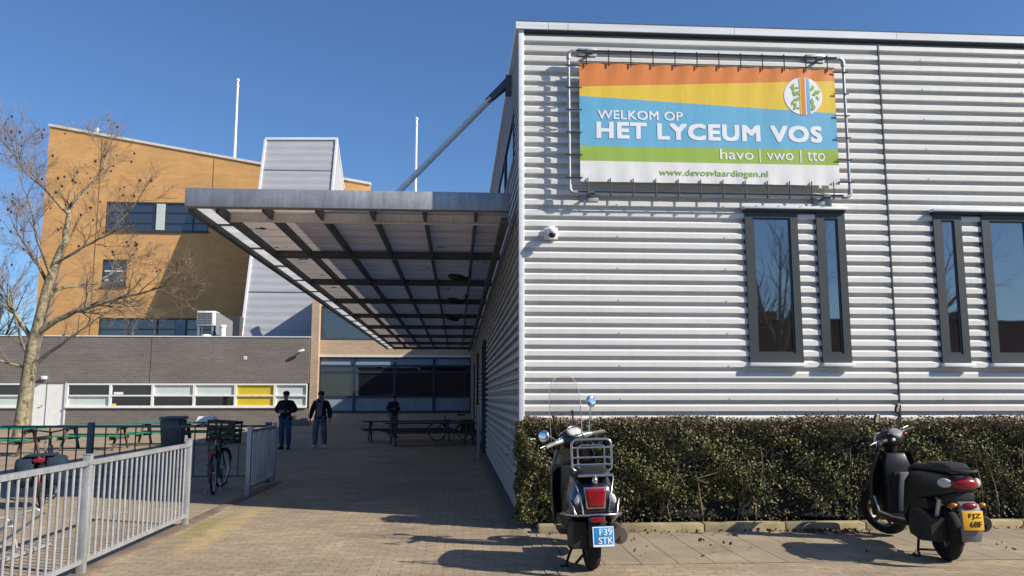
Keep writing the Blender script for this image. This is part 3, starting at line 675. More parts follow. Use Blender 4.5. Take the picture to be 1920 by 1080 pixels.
m = MB()
for x in cols: m.box(x - .07, x + .07, BY + .02, BY + .2, .68, 3.95)
for a, b_ in zip(cols, cols[1:]):
    for z, h in ((.68, .16), (1.58, .12), (3.0, .10), (3.36, .12), (3.84, .11)): m.box(a + .07, b_ - .07, BY + .04, BY + .18, z, z + h)
fr = m.build('window_frame', 'navy_frame', bei)
for a, b_ in zip(cols, cols[1:]):
    m = MB(); m.box(a + .07, b_ - .07, BY + .1, BY + .11, 1.70, 3.36); m.build('pane', 'shade_glass', fr)
    m = MB(); m.box(a + .07, b_ - .07, BY + .1, BY + .11, .84, 1.58); m.build('panel', 'panel_blue_grey', fr); m = MB(); m.box(a + .07, b_ - .07, BY + .1, BY + .11, 3.48, 3.84); m.build('panel', 'panel_blue_grey', fr)
m = MB(); m.box(GX0, -1.8, BY + .04, BY + .2, 4.9, 5.0); m.box(GX0, -1.8, BY + .04, BY + .2, 6.8, 6.9); m.box(GX0, GX0 + .12, BY + .04, BY + .2, 5, 6.8); m.box(-4.6, -4.5, BY + .04, BY + .2, 5, 6.8)
fr = m.build('window_frame', 'frame_grey', bei); m = MB(); m.box(GX0, -1.8, BY + .1, BY + .11, 4.95, 6.85); m.build('pane', 'far_glass', fr)
m = MB(); m.box(GX0 + .3, GX0 + 1.2, BY + .30, BY + .32, 5.2, 6.75); m.build('curtain', 'panel_blue_grey', fr)

# ------------------------------------------------------------------ grey tower and orange building
OY = 57.0
ora = thing('orange_brick_building', 'tall orange brick building with a sloping roofline behind the low block', 'building', (-20, 60, 0))
sl_ = lambda x: 20.12 - (x + 28.15) * .1715
OX0, OX1 = -28.15, -6.2
wins = [(-24.0, -17.12, 12.84, 14.88), (-24.03, -22.4, 9.0, 10.88), (-24.0, -14.6, 4.9, 6.9)]
m = MB()
def wallpiece(x0, x1, z0, z1=None):
    za, zb = (sl_(x0), sl_(x1)) if z1 is None else (z1, z1)
    m.prism([(x0, z0), (x1, z0), (x1, zb), (x0, za)], lambda u, v, w_: (u, w_, v), OY, OY + .4)
wallpiece(OX0, -24.03, 0); wallpiece(-24.03, -14.6, 14.88); wallpiece(-24.03, -14.6, 10.88, 12.84); wallpiece(-17.12, -14.6, 12.84, 14.88); wallpiece(-22.4, -14.6, 9.0, 10.88); wallpiece(-24.03, -14.6, 6.9, 9.0); wallpiece(-24.03, -14.6, 0, 4.9); wallpiece(-14.6, OX1, 0)
m.box(OX0, OX0 + .4, OY + .4, OY + 14, 0, 19.9); m.box(OX1 - .4, OX1, OY + .4, OY + 14, 0, 16.0); m.build('wall', 'orange_brick', ora)
m = MB(); m.prism([(OX0 - .06, sl_(OX0) + .004), (OX1 + .05, sl_(OX1) + .004), (OX1 + .05, sl_(OX1) + .17), (OX0 - .06, sl_(OX0) + .17)], lambda u, v, w_: (u, w_, v), OY - .08, OY + .5); rf = m.build('roof_coping', 'cream_trim', ora)
m = MB(); m.prism([(OX0, sl_(OX0) - .3), (OX1, sl_(OX1) - .3), (OX1, sl_(OX1) - .1), (OX0, sl_(OX0) - .1)], lambda u, v, w_: (u, w_, v), OY + .41, OY + 14); m.build('roof', 'roof_felt', ora)
m = MB(); m.box(OX0 + .5, OX1 - .5, OY + 1.5, OY + 1.6, 0, 15.9); m.build('interior', 'dark_inside', ora)
m = MB(); m.tube([(-25.04, OY + .2, sl_(-25.04) + .15), (-25.04, OY + .2, sl_(-25.04) + .55)], .06, 8); m.tube([(-25.2, OY + .2, sl_(-25.04) + .4), (-24.88, OY + .2, sl_(-25.04) + .4)], .05, 8); m.build('vent_pipe', 'cream_trim', rf)
def owin(x0, x1, z0, z1, xs_, zs_, extra=None):
    m = MB(); y0, y1 = OY + .03, OY + .2; e = .10
    m.box(x0, x0 + e, y0, y1, z0, z1); m.box(x1 - e, x1, y0, y1, z0, z1); m.box(x0 + e, x1 - e, y0, y1, z0, z0 + e); m.box(x0 + e, x1 - e, y0, y1, z1 - e, z1)
    for x_ in xs_: m.box(x_ - .04, x_ + .04, y0 + .01, y1 - .03, z0 + e, z1 - e)
    for z_ in zs_: m.box(x0 + e, x1 - e, y0 + .02, y1 - .04, z_ - .03, z_ + .03)
    fr = m.build('window_frame', 'frame_grey', ora)
    m = MB(); m.box(x0 + .05, x1 - .05, OY + .12, OY + .13, z0 + .05, z1 - .05); m.build('pane', 'far_glass', fr); return fr
fr = owin(*wins[0], [-22.6, -20.75, -20.0, -18.2], [13.45, 14.2]); m = MB(); m.box(-20.66, -20.1, OY + .0, OY + .12, 12.95, 14.78); m.build('panel', 'blind_pale', fr)
fr = owin(*wins[1], [], [10.0]); m = MB(); m.box(-23.9, -22.55, OY + .11, OY + .118, 9.9, 10.15); m.box(-23.85, -23.6, OY + .11, OY + .118, 9.4, 9.55); m.box(-22.85, -22.6, OY + .11, OY + .118, 9.4, 9.55); m.build('paper', 'blind_pale', fr)
fr = owin(*wins[2], [-22, -20.2, -19.0, -18.3, -16.4], [6.15]); m = MB(); m.box(-19.0, -18.34, OY + .02, OY + .12, 5.0, 6.8); m.build('panel', 'panel_blue_grey', fr)
m = MB(); m.box(-17.0, -16.96, OY - .01, OY + .05, 15.0, sl_(-17) - .2); m.build('movement_joint', 'brown_wood', ora)
m = MB(); m.box(-24.6, -24.56, OY - .01, OY + .05, 5.2, sl_(-24.6) - .2); m.build('movement_joint', 'brown_wood', ora)
for x0, x1, z0, z1 in wins: m = MB(); m.box(x0 - .08, x1 + .08, OY - .09, OY + .03, z0 - .09, z0 - .004); m.build('sill', 'frame_grey', ora)
tow = thing('metal_clad_tower', 'leaning grey metal clad tower in front of the orange brick building', 'tower', (-11, 54, 5))
b0 = [(-13.32, 51.9), (-8.6, 51.9), (-8.0, 57), (-13.0, 57)]; TB, TT = 4.9, 18.8
t0 = [(-13.0, 54.85, 18.8), (-8.26, 54.85, 18.9), (-8.0, 56.95, 16.0), (-12.8, 56.95, 15.4)]
m = MB(); nb = 56
rings = []
for i in range(nb + 1):
    t_ = i / nb
    for dd in ((0, .03) if i % 2 == 0 else (.03, 0))[:1]:
        rings.append([(b0[j][0] + (t0[j][0] - b0[j][0]) * t_, b0[j][1] + (t0[j][1] - b0[j][1]) * t_ + (.025 if (i % 2 and j < 2) else 0), TB + (t0[j][2] - TB) * t_) for j in range(4)])
m.loft(rings); m.build('cladding', 'tower_cladding', tow)
m = MB()
for j in (0, 1): m.bar((b0[j][0], b0[j][1] - .01, TB), (t0[j][0], t0[j][1] - .01, t0[j][2] + .02), .14, .14)
m.bar((t0[0][0], t0[0][1] - .02, t0[0][2] + .06), (t0[1][0] + .07, t0[1][1] - .02, t0[1][2] + .06), .12, .16); m.bar((t0[1][0], t0[1][1] + .1, t0[1][2] + .02), (t0[2][0], t0[2][1], t0[2][2] + .05), .1, .1)
m.build('edge_trim', 'light_trim', tow)
m = MB()
for z in (8.2, 11.0, 13.8, 16.6):
    t_ = (z - TB) / (18.85 - TB); p0, p1 = [tuple(b0[j][k_] + (t0[j][k_] - b0[j][k_]) * t_ for k_ in (0, 1)) for j in (0, 1)]
    m.bar((p0[0] + .09, p0[1] - .012, z), (p1[0] - .09, p1[1] - .012, z), .03, .03)
m.build('joint_strip', 'grey_plastic', tow)
for (x, y, zb, zt_, lb) in ((-15.68, 57.3, 17.9, 23.9, 'tall white flagpole on the roof of the orange brick building, left of the tower'), (-2.98, 56, 7.95, 20.9, 'white flagpole rising behind the canopy, right of the grey tower')):
    p_ = thing('flagpole', lb, 'flagpole', (x, y, zb), 'bare flagpoles on the roofs'); m = MB(); m.tube([(x, y, zb), (x, y, zt_ - .1)], [.11, .075], 10); m.build('pole', 'white_paint', p_, smooth=50)
    m = MB(); m.ell((x, y, zt_ - .02), (.13, .13, .12)); m.tube([(x, y, zt_ - .5), (x, y, zt_ - .42)], .12, 10); m.build('finial', 'white_paint', p_, smooth=50)

# ------------------------------------------------------------------ fences
FXL = -3.41
def fence_y(name, label, posts, top, bot, mat, inset=.0, x=FXL, pw=.07):
    f = thing(name, label, 'fence', (x, posts[0], 0))
    for y in posts: m = MB(); m.box(x - pw / 2, x + pw / 2, y - pw / 2, y + pw / 2, 0, top + .05); m.box(x - pw / 2 - .004, x + pw / 2 + .004, y - pw / 2 - .004, y + pw / 2 + .004, top + .051, top + .06); m.build('post', mat, f, bevel=.004)
    for a, b_ in zip(posts, posts[1:]):
        m = MB(); m.box(x - .025, x + .025, a + pw / 2, b_ - pw / 2, top - .045, top); m.box(x - .025, x + .025, a + pw / 2, b_ - pw / 2, bot, bot + .04)
        n = max(2, round((b_ - a) / .135)); 
        for i in range(1, n): y = a + (b_ - a) * i / n; m.tube([(x, y, bot + .04), (x, y, top - .045)], .0125, 8, False)
        for y_ in (a + pw / 2, b_ - pw / 2):
            m.box(x - .04, x + .04, y_ - .03, y_ + .03, top - .035, top - .012)
        m.build('panel', mat, f, smooth=40)
    return f
fence_y('fence', 'pale galvanised bar fence nearest the camera along the brick path', [2.3, 5.2, 8.06, 10.98], 1.02, .10, 'fence_galvanised')
fence_y('fence', 'short shaded fence section standing beyond the bicycle with the crate', [14.12, 16.0], 1.07, .12, 'fence_galvanised')
FY = 16.35
cf = thing('fence', 'bar fence running across the yard behind the bicycles, its shaded part coloured dark', 'fence', (-7, FY, 0))
px = [-3.6, -6.9, -9.9, -12.9, -15.9]
for x in px: m = MB(); m.box(x - .055, x + .055, FY - .04, FY + .04, 0, 1.13); m.build('post', 'fence_shade_dark', cf, bevel=.005)
for a, b_ in zip(px, px[1:]):
    m = MB(); mt = 'fence_shade_dark'
    m.box(b_ + .055, a - .055, FY - .02, FY + .02, 1.03, 1.075); m.box(b_ + .055, a - .055, FY - .02, FY + .02, .1, .135)
    n = 12
    for i in range(1, n): x = a + (b_ - a) * i / n; m.tube([(x, FY, .135), (x, FY, 1.03)], .014, 6, False)
    m.build('panel', mt if a > -9 else 'fence_galvanised', cf)  # one fence: shade painted in as dark panels, sunlit panels left pale

# ------------------------------------------------------------------ hedge
def leaf_mesh(pts, size, seed):
    rs = np.random.RandomState(seed); n = len(pts)
    d = rs.normal(size=(n, 3)); d /= np.linalg.norm(d, axis=1)[:, None]
    q = rs.normal(size=(n, 3)); q -= (q * d).sum(1)[:, None] * d; q /= np.linalg.norm(q, axis=1)[:, None]
    nn = np.cross(d, q)
    L = size * rs.uniform(.6, 1.3, n)[:, None]; W_ = L * rs.uniform(.45, .65, n)[:, None]
    v = np.stack([pts - d * L * .5, pts + q * W_ * .5 + nn * L * .08, pts + d * L * .5, pts - q * W_ * .5 + nn * L * .08], 1).reshape(-1, 3)
    return v, [(4 * i, 4 * i + 1, 4 * i + 2, 4 * i + 3) for i in range(n)]
hed = thing('hedge', 'clipped leafy hedge with brownish top along the foot of the corrugated wall', 'hedge', (7, 10.65, .05))
rs = np.random.RandomState(3); HX0, HX1, HY0, HY1, HZ0, HZ1 = .86, 15.0, 10.34, 10.95, .08, 1.30
def lump(a, b): return .05 * np.sin(a * 2.1 + 1.3 * np.sin(b * 3.1)) + .035 * np.sin(a * 5.3 + b * 4.4) + .025 * np.sin(a * 11 + b * 9)
n = 84000
fx_ = HX0 + (HX1 - HX0) * rs.rand(n) ** 1.25; fz_ = HZ0 + (HZ1 - HZ0) * rs.rand(n)
front = np.stack([fx_, HY0 + lump(fx_, fz_ * 1.7) - .03 + np.abs(rs.normal(size=n)) * .075, fz_], 1)
gap = (np.sin(fx_ * 3.7 + 2 * np.sin(fz_ * 4)) * np.sin(fz_ * 6 + fx_ * 2.2) > .55) & (rs.rand(n) < .8) & (fz_ < 1.1); low_gap = (fz_ < .34) & (rs.rand(n) < .72)
front = front[~(gap | low_gap)]
n = 20000; tx = HX0 + (HX1 - HX0) * rs.rand(n) ** 1.2; ty = rs.uniform(HY0 - .02, HY1, n)
top = np.stack([tx, ty, HZ1 + .02 + lump(tx * 1.4, ty * 3) * .6 - np.abs(rs.normal(size=n)) * .05 + np.maximum(0, rs.normal(size=n) - 1.6) * .05], 1)
n = 7000; ey = rs.uniform(HY0 - .02, HY1 - .05, n); ez = rs.uniform(HZ0, HZ1, n)
end = np.stack([HX0 - .05 + lump(ey * 3, ez * 2) * .8 + np.abs(rs.normal(size=n)) * .06 + np.where(rs.rand(n) < .03, -.12 * rs.rand(n), 0), ey, ez], 1)
istop = rs.rand(len(front)) < np.clip((front[:, 2] - 1.05) * 2.4, 0, .5)
v, f = leaf_mesh(np.concatenate([front[~istop], end]), .041, 5)
m = MB(); m.v = v.tolist(); m.f = f; m.build('foliage', 'hedge_leaf', hed)
v, f = leaf_mesh(np.concatenate([front[istop], top]), .038, 6)
m = MB(); m.v = v.tolist(); m.f = f; m.build('top_growth', 'top_leaf', hed)
m = MB(); r2 = random.Random(9)
for i in range(330):
    x = HX0 + (HX1 - HX0) * r2.random() ** 1.4; y = r2.uniform(HY0 + .08, HY1 - .1); pts = [(x, y, .05)]
    for s_ in range(1, 5): pts.append((pts[-1][0] + r2.uniform(-.09, .09), min(HY1, max(HY0 + .0, pts[-1][1] + r2.uniform(-.09, .05))), s_ * .25 + r2.uniform(-.03, .03)))
    m.tube(pts, [.009, .008, .006, .005, .003], 5)
for i in range(26):
    x = r2.uniform(.85, 14); z = r2.uniform(.3, .9); m.tube([(x, HY0 + .05, z), (x + r2.uniform(-.2, .2), HY0 - .06, z + r2.uniform(.0, .12)), (x + r2.uniform(-.35, .35), HY0 - .04, z + r2.uniform(-.1, .2))], [.006, .005, .003], 5)
m.build('twig', 'pale_twig', hed)
m = MB(); m.box(HX0 + .16, HX1, HY0 + .16, HY1 - .1, .1, HZ1 - .015); m.build('dark_core', 'dark_inside', hed)  # near-black box painting the shaded inside of the hedge
n = 420; lx = np.concatenate([rs.uniform(1.1, 9, 200), rs.normal(4.4, .25, 160), rs.uniform(1.2, 6, 60)]); ly = np.concatenate([10.0 - np.abs(rs.normal(size=200)) * .05, 9.93 - np.abs(rs.normal(size=160)) * .09, rs.uniform(8.2, 9.9, 60)])
v, f = leaf_mesh(np.stack([lx, ly, np.full(n, .02) + rs.rand(n) * .02], 1), .05, 8); m = MB(); m.v = v.tolist(); m.f = f
tag(m.build('fallen_leaves', 'dead_leaf'), 'dry brown fallen leaves scattered along the foot of the kerb', 'leaves', kind='stuff')

# ------------------------------------------------------------------ trees
class Tree:
    def __init__(s, seed, Y): s.r = random.Random(seed); s.trunk = MB(); s.limb = MB(); s.twig = MB(); s.tips = []; s.Y = Y
    def twigs(s, p, d, L, rad, lev, maxlev, up=.25):
        r = s.r; n = 4; pts = [Vector(p)]; dd = Vector(d).normalized()
        for i in range(n):
            dd = (dd + Vector((r.gauss(0, .16), r.gauss(0, .16), r.gauss(0, .13) + up * .12))).normalized(); pts.append(pts[-1] + dd * L / n)
        rr_ = [rad * (1 - .62 * i / n) for i in range(n + 1)]
        (s.limb if rad > .03 else s.twig).tube(pts, rr_, 6 if rad > .03 else (4 if rad > .012 else 3), False)
        if lev >= maxlev: s.tips.append(pts[-1]); return
        for i in range(1, n + 1):
            k = 1 if i < n else 2
            for _ in range(k):
                if r.random() < .9:
                    ax = Vector((r.gauss(0, 1), r.gauss(0, 1), r.gauss(0, 1))).normalized()
                    nd = (Matrix.Rotation(R(r.uniform(22, 58)) * r.choice((-1, 1)), 3, ax) @ dd + Vector((0, 0, up * .5))).normalized()
                    s.twigs(pts[i], nd, L * r.uniform(.5, .74), max(.0046, rr_[i] * r.uniform(.5, .68)), lev + 1, maxlev, up)
    def limb_path(s, pts, r0, r1, lev, maxlev, L, dens=1.0, up=.25, start=.25):
        pts = [Vector(p) for p in pts]; n = len(pts); rs_ = [r0 + (r1 - r0) * i / (n - 1) for i in range(n)]
        sm = [pts[0]]; sr = [rs_[0]]
        for i in range(n - 1):
            for t_ in (.33, .66, 1): sm.append(pts[i].lerp(pts[i + 1], t_) + Vector((s.r.gauss(0, .015), s.r.gauss(0, .03), s.r.gauss(0, .015)))); sr.append(rs_[i] + (rs_[i + 1] - rs_[i]) * t_)
        (s.trunk if r0 > .13 else s.limb).tube(sm, sr, 9 if r0 > .1 else 7, False)
        k = len(sm)
        for i in range(k):
            if i / k < start: continue
            for _ in range(2 if s.r.random() < .4 else 1):
                if s.r.random() > dens and i < k - 1: continue
                d = (sm[min(i + 1, k - 1)] - sm[max(i - 1, 0)]).normalized()
                ax = Vector((s.r.gauss(0, .6), s.r.gauss(0, 1), s.r.gauss(0, .6))).normalized()
                nd = (Matrix.Rotation(R(s.r.uniform(25, 65)) * s.r.choice((-1, 1)), 3, ax) @ d + Vector((0, 0, up))).normalized()
                s.twigs(sm[i], nd, L * s.r.uniform(.7, 1.15), sr[i] * .55, lev, maxlev, up)
        s.twigs(sm[-1], sm[-1] - sm[-2], L * .9, r1 * .9, lev, maxlev, up)
    def build(s, label, mats, loc, seeds=0, group=None):
        t = thing('bare_tree', label, 'tree', loc, group)
        tr = s.trunk.build('trunk', mats[0], t, smooth=60)
        if s.limb.f: s.limb.build('limb', mats[1], t, smooth=60)
        tw = s.twig.build('crown', mats[2], t, smooth=60)
        if seeds:
            m = MB(); tp = [p for p in s.tips if p.z > 6.2]; s.r.shuffle(tp)
            for p in tp[:seeds]:
                k_ = s.r.uniform(.022, .05); q = p + Vector((s.r.uniform(-.06, .06), s.r.uniform(-.06, .06), -s.r.uniform(.0, .12))); m.ell(q, (k_, k_, k_ * 1.4), 5, 4)
            o = m.build('seed_ball', 'seed_ball', t); o['kind'] = 'stuff'
        return t
A = Tree(11, 30)
A.trunk.tube([(-15.05, 30, -.05), (-15.02, 30, .35), (-14.97, 30, 1.6), (-14.87, 30, 3.3), (-14.72, 30, 4.1), (-14.55, 30.05, 5.4), (-14.28, 30.1, 6.5)], [.32, .25, .215, .185, .17, .135, .115], 12, False)
def W(pts): return pts
A.limb_path([(-14.28, 30.1, 6.5), (-14.1, 30.2, 7.1), (-14.1, 30.3, 8.2)], .11, .085, 3, 5, .8, .5)
A.limb_path([(-14.1, 30.3, 8.2), (-14.6, 30.1, 8.75), (-15.5, 29.7, 9.7), (-15.9, 29.5, 10.3)], .06, .025, 2, 5, 1.1)
A.limb_path([(-14.1, 30.3, 8.2), (-14.0, 30.5, 8.8), (-13.3, 30.8, 9.8), (-13.1, 30.9, 10.6)], .07, .025, 2, 5, 1.0)
A.limb_path([(-14.35, 30.05, 6.3), (-13.3, 30.0, 6.9), (-12.5, 29.8, 7.3), (-11.4, 29.6, 8.5)], .06, .02, 2, 5, 1.0)
A.limb_path([(-14.9, 30, 3.75), (-14.0, 29.9, 4.3), (-13.0, 29.7, 4.7), (-12.0, 29.5, 5.0), (-11.1, 29.3, 5.15), (-9.9, 29.1, 5.5)], .12, .022, 2, 5, 1.05, .9)
A.limb_path([(-14.6, 30, 5.1), (-13.9, 30.3, 5.55), (-13.2, 30.8, 5.7), (-12.2, 31.3, 6.6)], .07, .02, 2, 5, .95)
A.limb_path([(-14.85, 30, 3.6), (-15.6, 30.2, 4.5), (-16.0, 30.3, 5.0), (-17, 30.6, 5.9)], .09, .025, 2, 5, 1.0)
A.limb_path([(-14.95, 30, 2.6), (-15.8, 29.9, 2.85), (-16.8, 29.7, 3.3)], .06, .02, 2, 5, .9)
A.limb_path([(-14.5, 30.05, 5.6), (-15.2, 30.5, 6.5), (-16.2, 31, 7.6)], .07, .022, 2, 5, 1.05)
A.limb_path([(-14.4, 30.0, 5.9), (-14.5, 29.1, 7.0), (-14.6, 28.4, 8.4)], .06, .022, 2, 5, 1.0)
A.build('bare plane tree with mottled pale trunk beside the green tables', ('plane_bark', 'plane_bark', 'twig_bark'), (-15.05, 30, 0), 120)
B = Tree(5, 34)
B.trunk.tube([(-16.9, 34, -.05), (-16.85, 34, 1.2), (-16.8, 34, 2.5), (-16.65, 34, 3.0)], [.26, .21, .18, .16], 10, False)
B.limb_path([(-16.65, 34, 3.0), (-16.5, 34.2, 4.5), (-16.3, 34.3, 6.0), (-16.1, 34.4, 7.4)], .10, .03, 2, 4, 1.0)
B.limb_path([(-16.7, 34, 2.9), (-15.9, 33.8, 3.5), (-15.0, 33.6, 4.1), (-13.9, 33.5, 4.9)], .09, .02, 2, 4, .95, .7, .3, .35)
B.limb_path([(-16.75, 34, 2.8), (-17.4, 34.1, 4.0), (-17.9, 34.3, 5.3)], .08, .02, 2, 4, 1.0)
B.build('slimmer grey trunked bare tree just behind the mottled plane tree', ('grey_bark', 'grey_bark', 'twig_bark'), (-16.9, 34, 0))
Cc = Tree(21, 62)
Cc.trunk.tube([(0, 0, -.05), (0, 0, 2), (.1, 0, 4)], [.3, .24, .2], 9, False)
for k_ in range(7):
    a = k_ * .9; rr2 = Cc.r.uniform(1.5, 3.2); Cc.limb_path([(.1, 0, 3.2 + .2 * k_), (rr2 * .4 * math.cos(a), rr2 * .4 * math.sin(a), 5.4), (rr2 * math.cos(a), rr2 * math.sin(a), 8 + Cc.r.uniform(-1, 1.5))], .12, .03, 2, 4, 1.5, .9)
far = Cc.build('bare tree standing beyond the left end of the low brick building', ('grey_bark', 'twig_bark', 'twig_bark'), (0, 0, 0), 0, 'bare trees beyond the low building')
far.location = (-33.5, 62, 0)
for p_, rz_, lb in (((-37.5, 66, 0), 2.0, 'bare tree farthest left beyond the low brick building'), ((-31.2, 74, 0), 4.1, 'bare tree closest to the left edge of the orange building')):
    c = copy_tree(far); c.location = p_; c.rotation_euler.z = rz_; c['label'] = lb

# ------------------------------------------------------------------ street behind the camera (seen mirrored in the hall windows)
row = thing('house_row', 'row of flat roofed brick houses across the street, mirrored in the hall windows', 'building', (8, -22, 0))
m = MB(); m.box(-14, 40, -30, -22, 0, 5.7); m.build('wall', 'red_brick', row)
m = MB(); m.box(-14.3, 40.3, -30.3, -21.7, 5.703, 5.85); rf = m.build('roof', 'slate', row)
for x in range(-12, 40, 6):
    m = MB(); m.box(x, x + .9, -26.4, -25.6, 5.853, 6.7); m.build('chimney', 'red_brick', rf)
    m = MB(); m.box(x + 1, x + 3, -22.0, -21.9, .9, 2.3); m.build('window', 'far_glass', row)
ct = copy_tree(far); ct.location = (15.5, -17, 0); ct['label'] = 'bare street tree mirrored in the hall windows'; ct['group'] = 'bare street trees behind the camera'
ct = copy_tree(far); ct.location = (22, -16, 0); ct.rotation_euler.z = 2; ct['label'] = 'second bare street tree, right of the first in the mirrored street'; ct['group'] = 'bare street trees behind the camera'
#==PART2==
# ------------------------------------------------------------------ two-wheelers
def steer(pivot, rake, ang):
    a = Vector((0, -math.sin(rake), math.cos(rake))); p = Vector(pivot)
    return Matrix.Translation(p) @ Matrix.Rotation(ang, 4, a) @ Matrix.Translation(-p)
ID = Matrix()
def wheel(root, c, r, w_, mx, rim_r=.6, spokes=5, mat='silver_alloy', name='wheel'):
    c = Vector(c); m = MB(); m.torus(c, (1, 0, 0), r - w_ * .5, w_ * .52, w_ * .5, 36, 12); m.xf(mx); wl = m.build(name, 'tyre_rubber', root, smooth=60, world=False)
    m = MB(); ri = r - w_ * .92; m.torus(c, (1, 0, 0), ri, .018, w_ * .36, 32, 8)
    m.tube([c + Vector((-w_ * .42, 0, 0)), c + Vector((w_ * .42, 0, 0))], .05, 14)
    for i in range(spokes):
        a = 2 * math.pi * i / spokes + .3; d = Vector((0, math.cos(a), math.sin(a))); m.bar(c + d * .04, c + d * (ri - .005), .03, .045)
    m.xf(mx); m.build('rim', mat, wl, smooth=35, world=False); return wl
def bell(y, W_, zb, zt, tf=.5, cx=0, n=9, ex=2.2):
    pts = []
    for i in range(n + 1): t_ = i / n; pts.append((cx + W_ * (1 - (1 - tf) * t_ ** ex) * (1 if t_ < .96 else .82), y, zb + (zt - zb) * min(1, t_ * 1.02)))
    left = [(2 * cx - x, y_, z) for x, y_, z in reversed(pts)]
    return [(cx + W_ * .8, y, zb - .012)] + pts + left + [(cx - W_ * .8, y, zb - .012)]
def rlp(y0, pts): return [(x, y0, z) for x, z in pts]
def plate(root, c, w_, h, tilt, mat, rows, txt_mat, border=None):
    m = MB(); q = Matrix.Rotation(tilt, 3, 'X'); m.obox(c, (w_, .012, h), q); pl = m.build('number_plate', mat, root, bevel=.006, world=False)
    fn = lambda u, v: tuple(Vector(c) + q @ Vector((u, -.0085, v)))
    if border:
        m = MB(); e = .006
        for a, b_, c_, d_ in ((-w_ / 2 + .004, w_ / 2 - .004, h / 2 - .012, h / 2 - .004), (-w_ / 2 + .004, w_ / 2 - .004, -h / 2 + .004, -h / 2 + .020), (-w_ / 2 + .004, -w_ / 2 + .011, -h / 2 + .02, h / 2 - .012), (w_ / 2 - .011, w_ / 2 - .004, -h / 2 + .02, h / 2 - .012)):
            m.quad(fn(a, c_), fn(b_, c_), fn(b_, d_), fn(a, d_))
        m.build('border', border, pl, world=False)
    for s_, u0, u1, v0, v1 in rows:
        m = MB()
        for k_ in (-1, 0, 1): 
            g2 = lambda u, v, k_=k_: tuple(Vector(fn(u + k_ * .0022, v)) + q @ Vector((0, -.0006 * (k_ + 1), 0)))
            put_text(m, s_, g2, u0, u1, v0, v1)
        m.build('lettering', txt_mat, pl, world=False)
    return pl
def mirror(root, M_, base, mid, head, r, hm, sm, axis=(0, -1, .08), flat=.35):
    m = MB(); m.tube([base, mid, head], .0075, 8); m.xf(M_); st = m.build('mirror', sm, root, smooth=60, world=False)
    q = Vector(axis).to_track_quat('Z', 'X').to_matrix()
    m = MB(); m.ell(head, (r, r * .92, r * flat), 18, 10, q); m.xf(M_); m.build('mirror_shell', hm, st, smooth=60, world=False)
    m = MB(); hc = Vector(head) + Vector(axis).normalized() * r * flat * .72
    m.ell(hc, (r * .84, r * .76, r * .1), 18, 6, q); m.xf(M_); m.build('mirror_glass', 'mirror_glass', st, smooth=60, world=False)
b_ = NB('mirror_glass'); b_.color((.8, .83, .88)); b_.set(.05, 1, .5)

# classic scooter with screen and chrome rack
sv = thing('motor_scooter', 'glossy dark classic scooter with tall clear windscreen, chrome rack and blue plate', 'scooter', (1.28, 7.98, 0))
WB = 1.42; RW = .245
wheel(sv, (0, 0, RW), RW, .135, ID)
ST = steer((0, 1.17, .95), R(24), R(27))
wheel(sv, (0, WB, RW), RW, .125, ST, name='front_wheel')
m = MB(); m.loft([bell(-.39, .10, .575, .72, .6), bell(-.37, .185, .56, .80, .55), bell(-.30, .235, .55, .86, .52), bell(-.12, .255, .50, .89, .55), bell(.12, .255, .42, .90, .58), bell(.36, .22, .34, .88, .62), bell(.54, .15, .30, .82, .7), bell(.60, .12, .29, .62, .8)])
body = m.build('body', 'navy_gloss', sv, smooth=50, world=False)
m = MB(); m.loft([bell(-.36, .12, .885, .905, .8), bell(-.30, .165, .885, .945, .72), bell(-.05, .175, .895, .965, .74), bell(.2, .165, .89, .95, .72), bell(.45, .12, .86, .93, .72), bell(.55, .07, .85, .90, .7)]); m.build('seat', 'seat_black', sv, smooth=55, world=False)
m = MB(); m.tube([(.258, .15, .50), (.262, -.1, .535), (.244, -.30, .545), (.175, -.39, .55), (.08, -.408, .553), (-.08, -.408, .553), (-.175, -.39, .55), (-.244, -.30, .545), (-.262, -.1, .535), (-.258, .15, .50)], .011, 8); m.build('chrome_trim', 'chrome', body, smooth=60, world=False)
for s_ in (-1, 1):
    m = MB(); m.tube([(s_ * .19, -.255, .872), (s_ * .165, -.335, .80), (s_ * .135, -.385, .70), (s_ * .12, -.398, .60), (s_ * .118, -.403, .555)], .007, 6); m.build('piping', 'chrome', body, smooth=60, world=False)
    m = MB(); m.tube([(s_ * .225, -.31, .68), (s_ * .205, -.365, .63), (s_ * .19, -.392, .565)], .009, 6); m.build('piping', 'chrome', body, smooth=60, world=False)
    m = MB(); m.ell((s_ * .158, -.372, .69), (.030, .02, .05), 14, 8, Matrix.Rotation(s_ * R(-22), 3, 'Y')); m.build('indicator', 'clear_lens', sv, smooth=60, world=False)
m = MB(); m.loft([[(x * k_, y, .69 + (z - .69) * k_) for x, z in ((-.075, .615), (.075, .615), (.095, .785), (-.095, .785))] for y, k_ in ((-.37, 1), (-.408, 1), (-.424, .86))]); m.build('tail_lamp', 'red_lens', sv, bevel=.010, world=False)
m = MB(); m.loft([[(x * k_, y, .693 + (z - .693) * k_) for x, z in ((-.086, .603), (.086, .603), (.107, .797), (-.107, .797))] for y, k_ in ((-.36, 1), (-.395, 1))]); m.build('lamp_bezel', 'chrome', body, bevel=.008, world=False)
m = MB(); m.ell((0, -.385, .855), (.028, .03, .035), 12, 8); m.tube([(0, -.36, .90), (0, -.405, .85)], .014, 8); m.build('seat_lock', 'chrome', body, smooth=60, world=False)
m = MB()
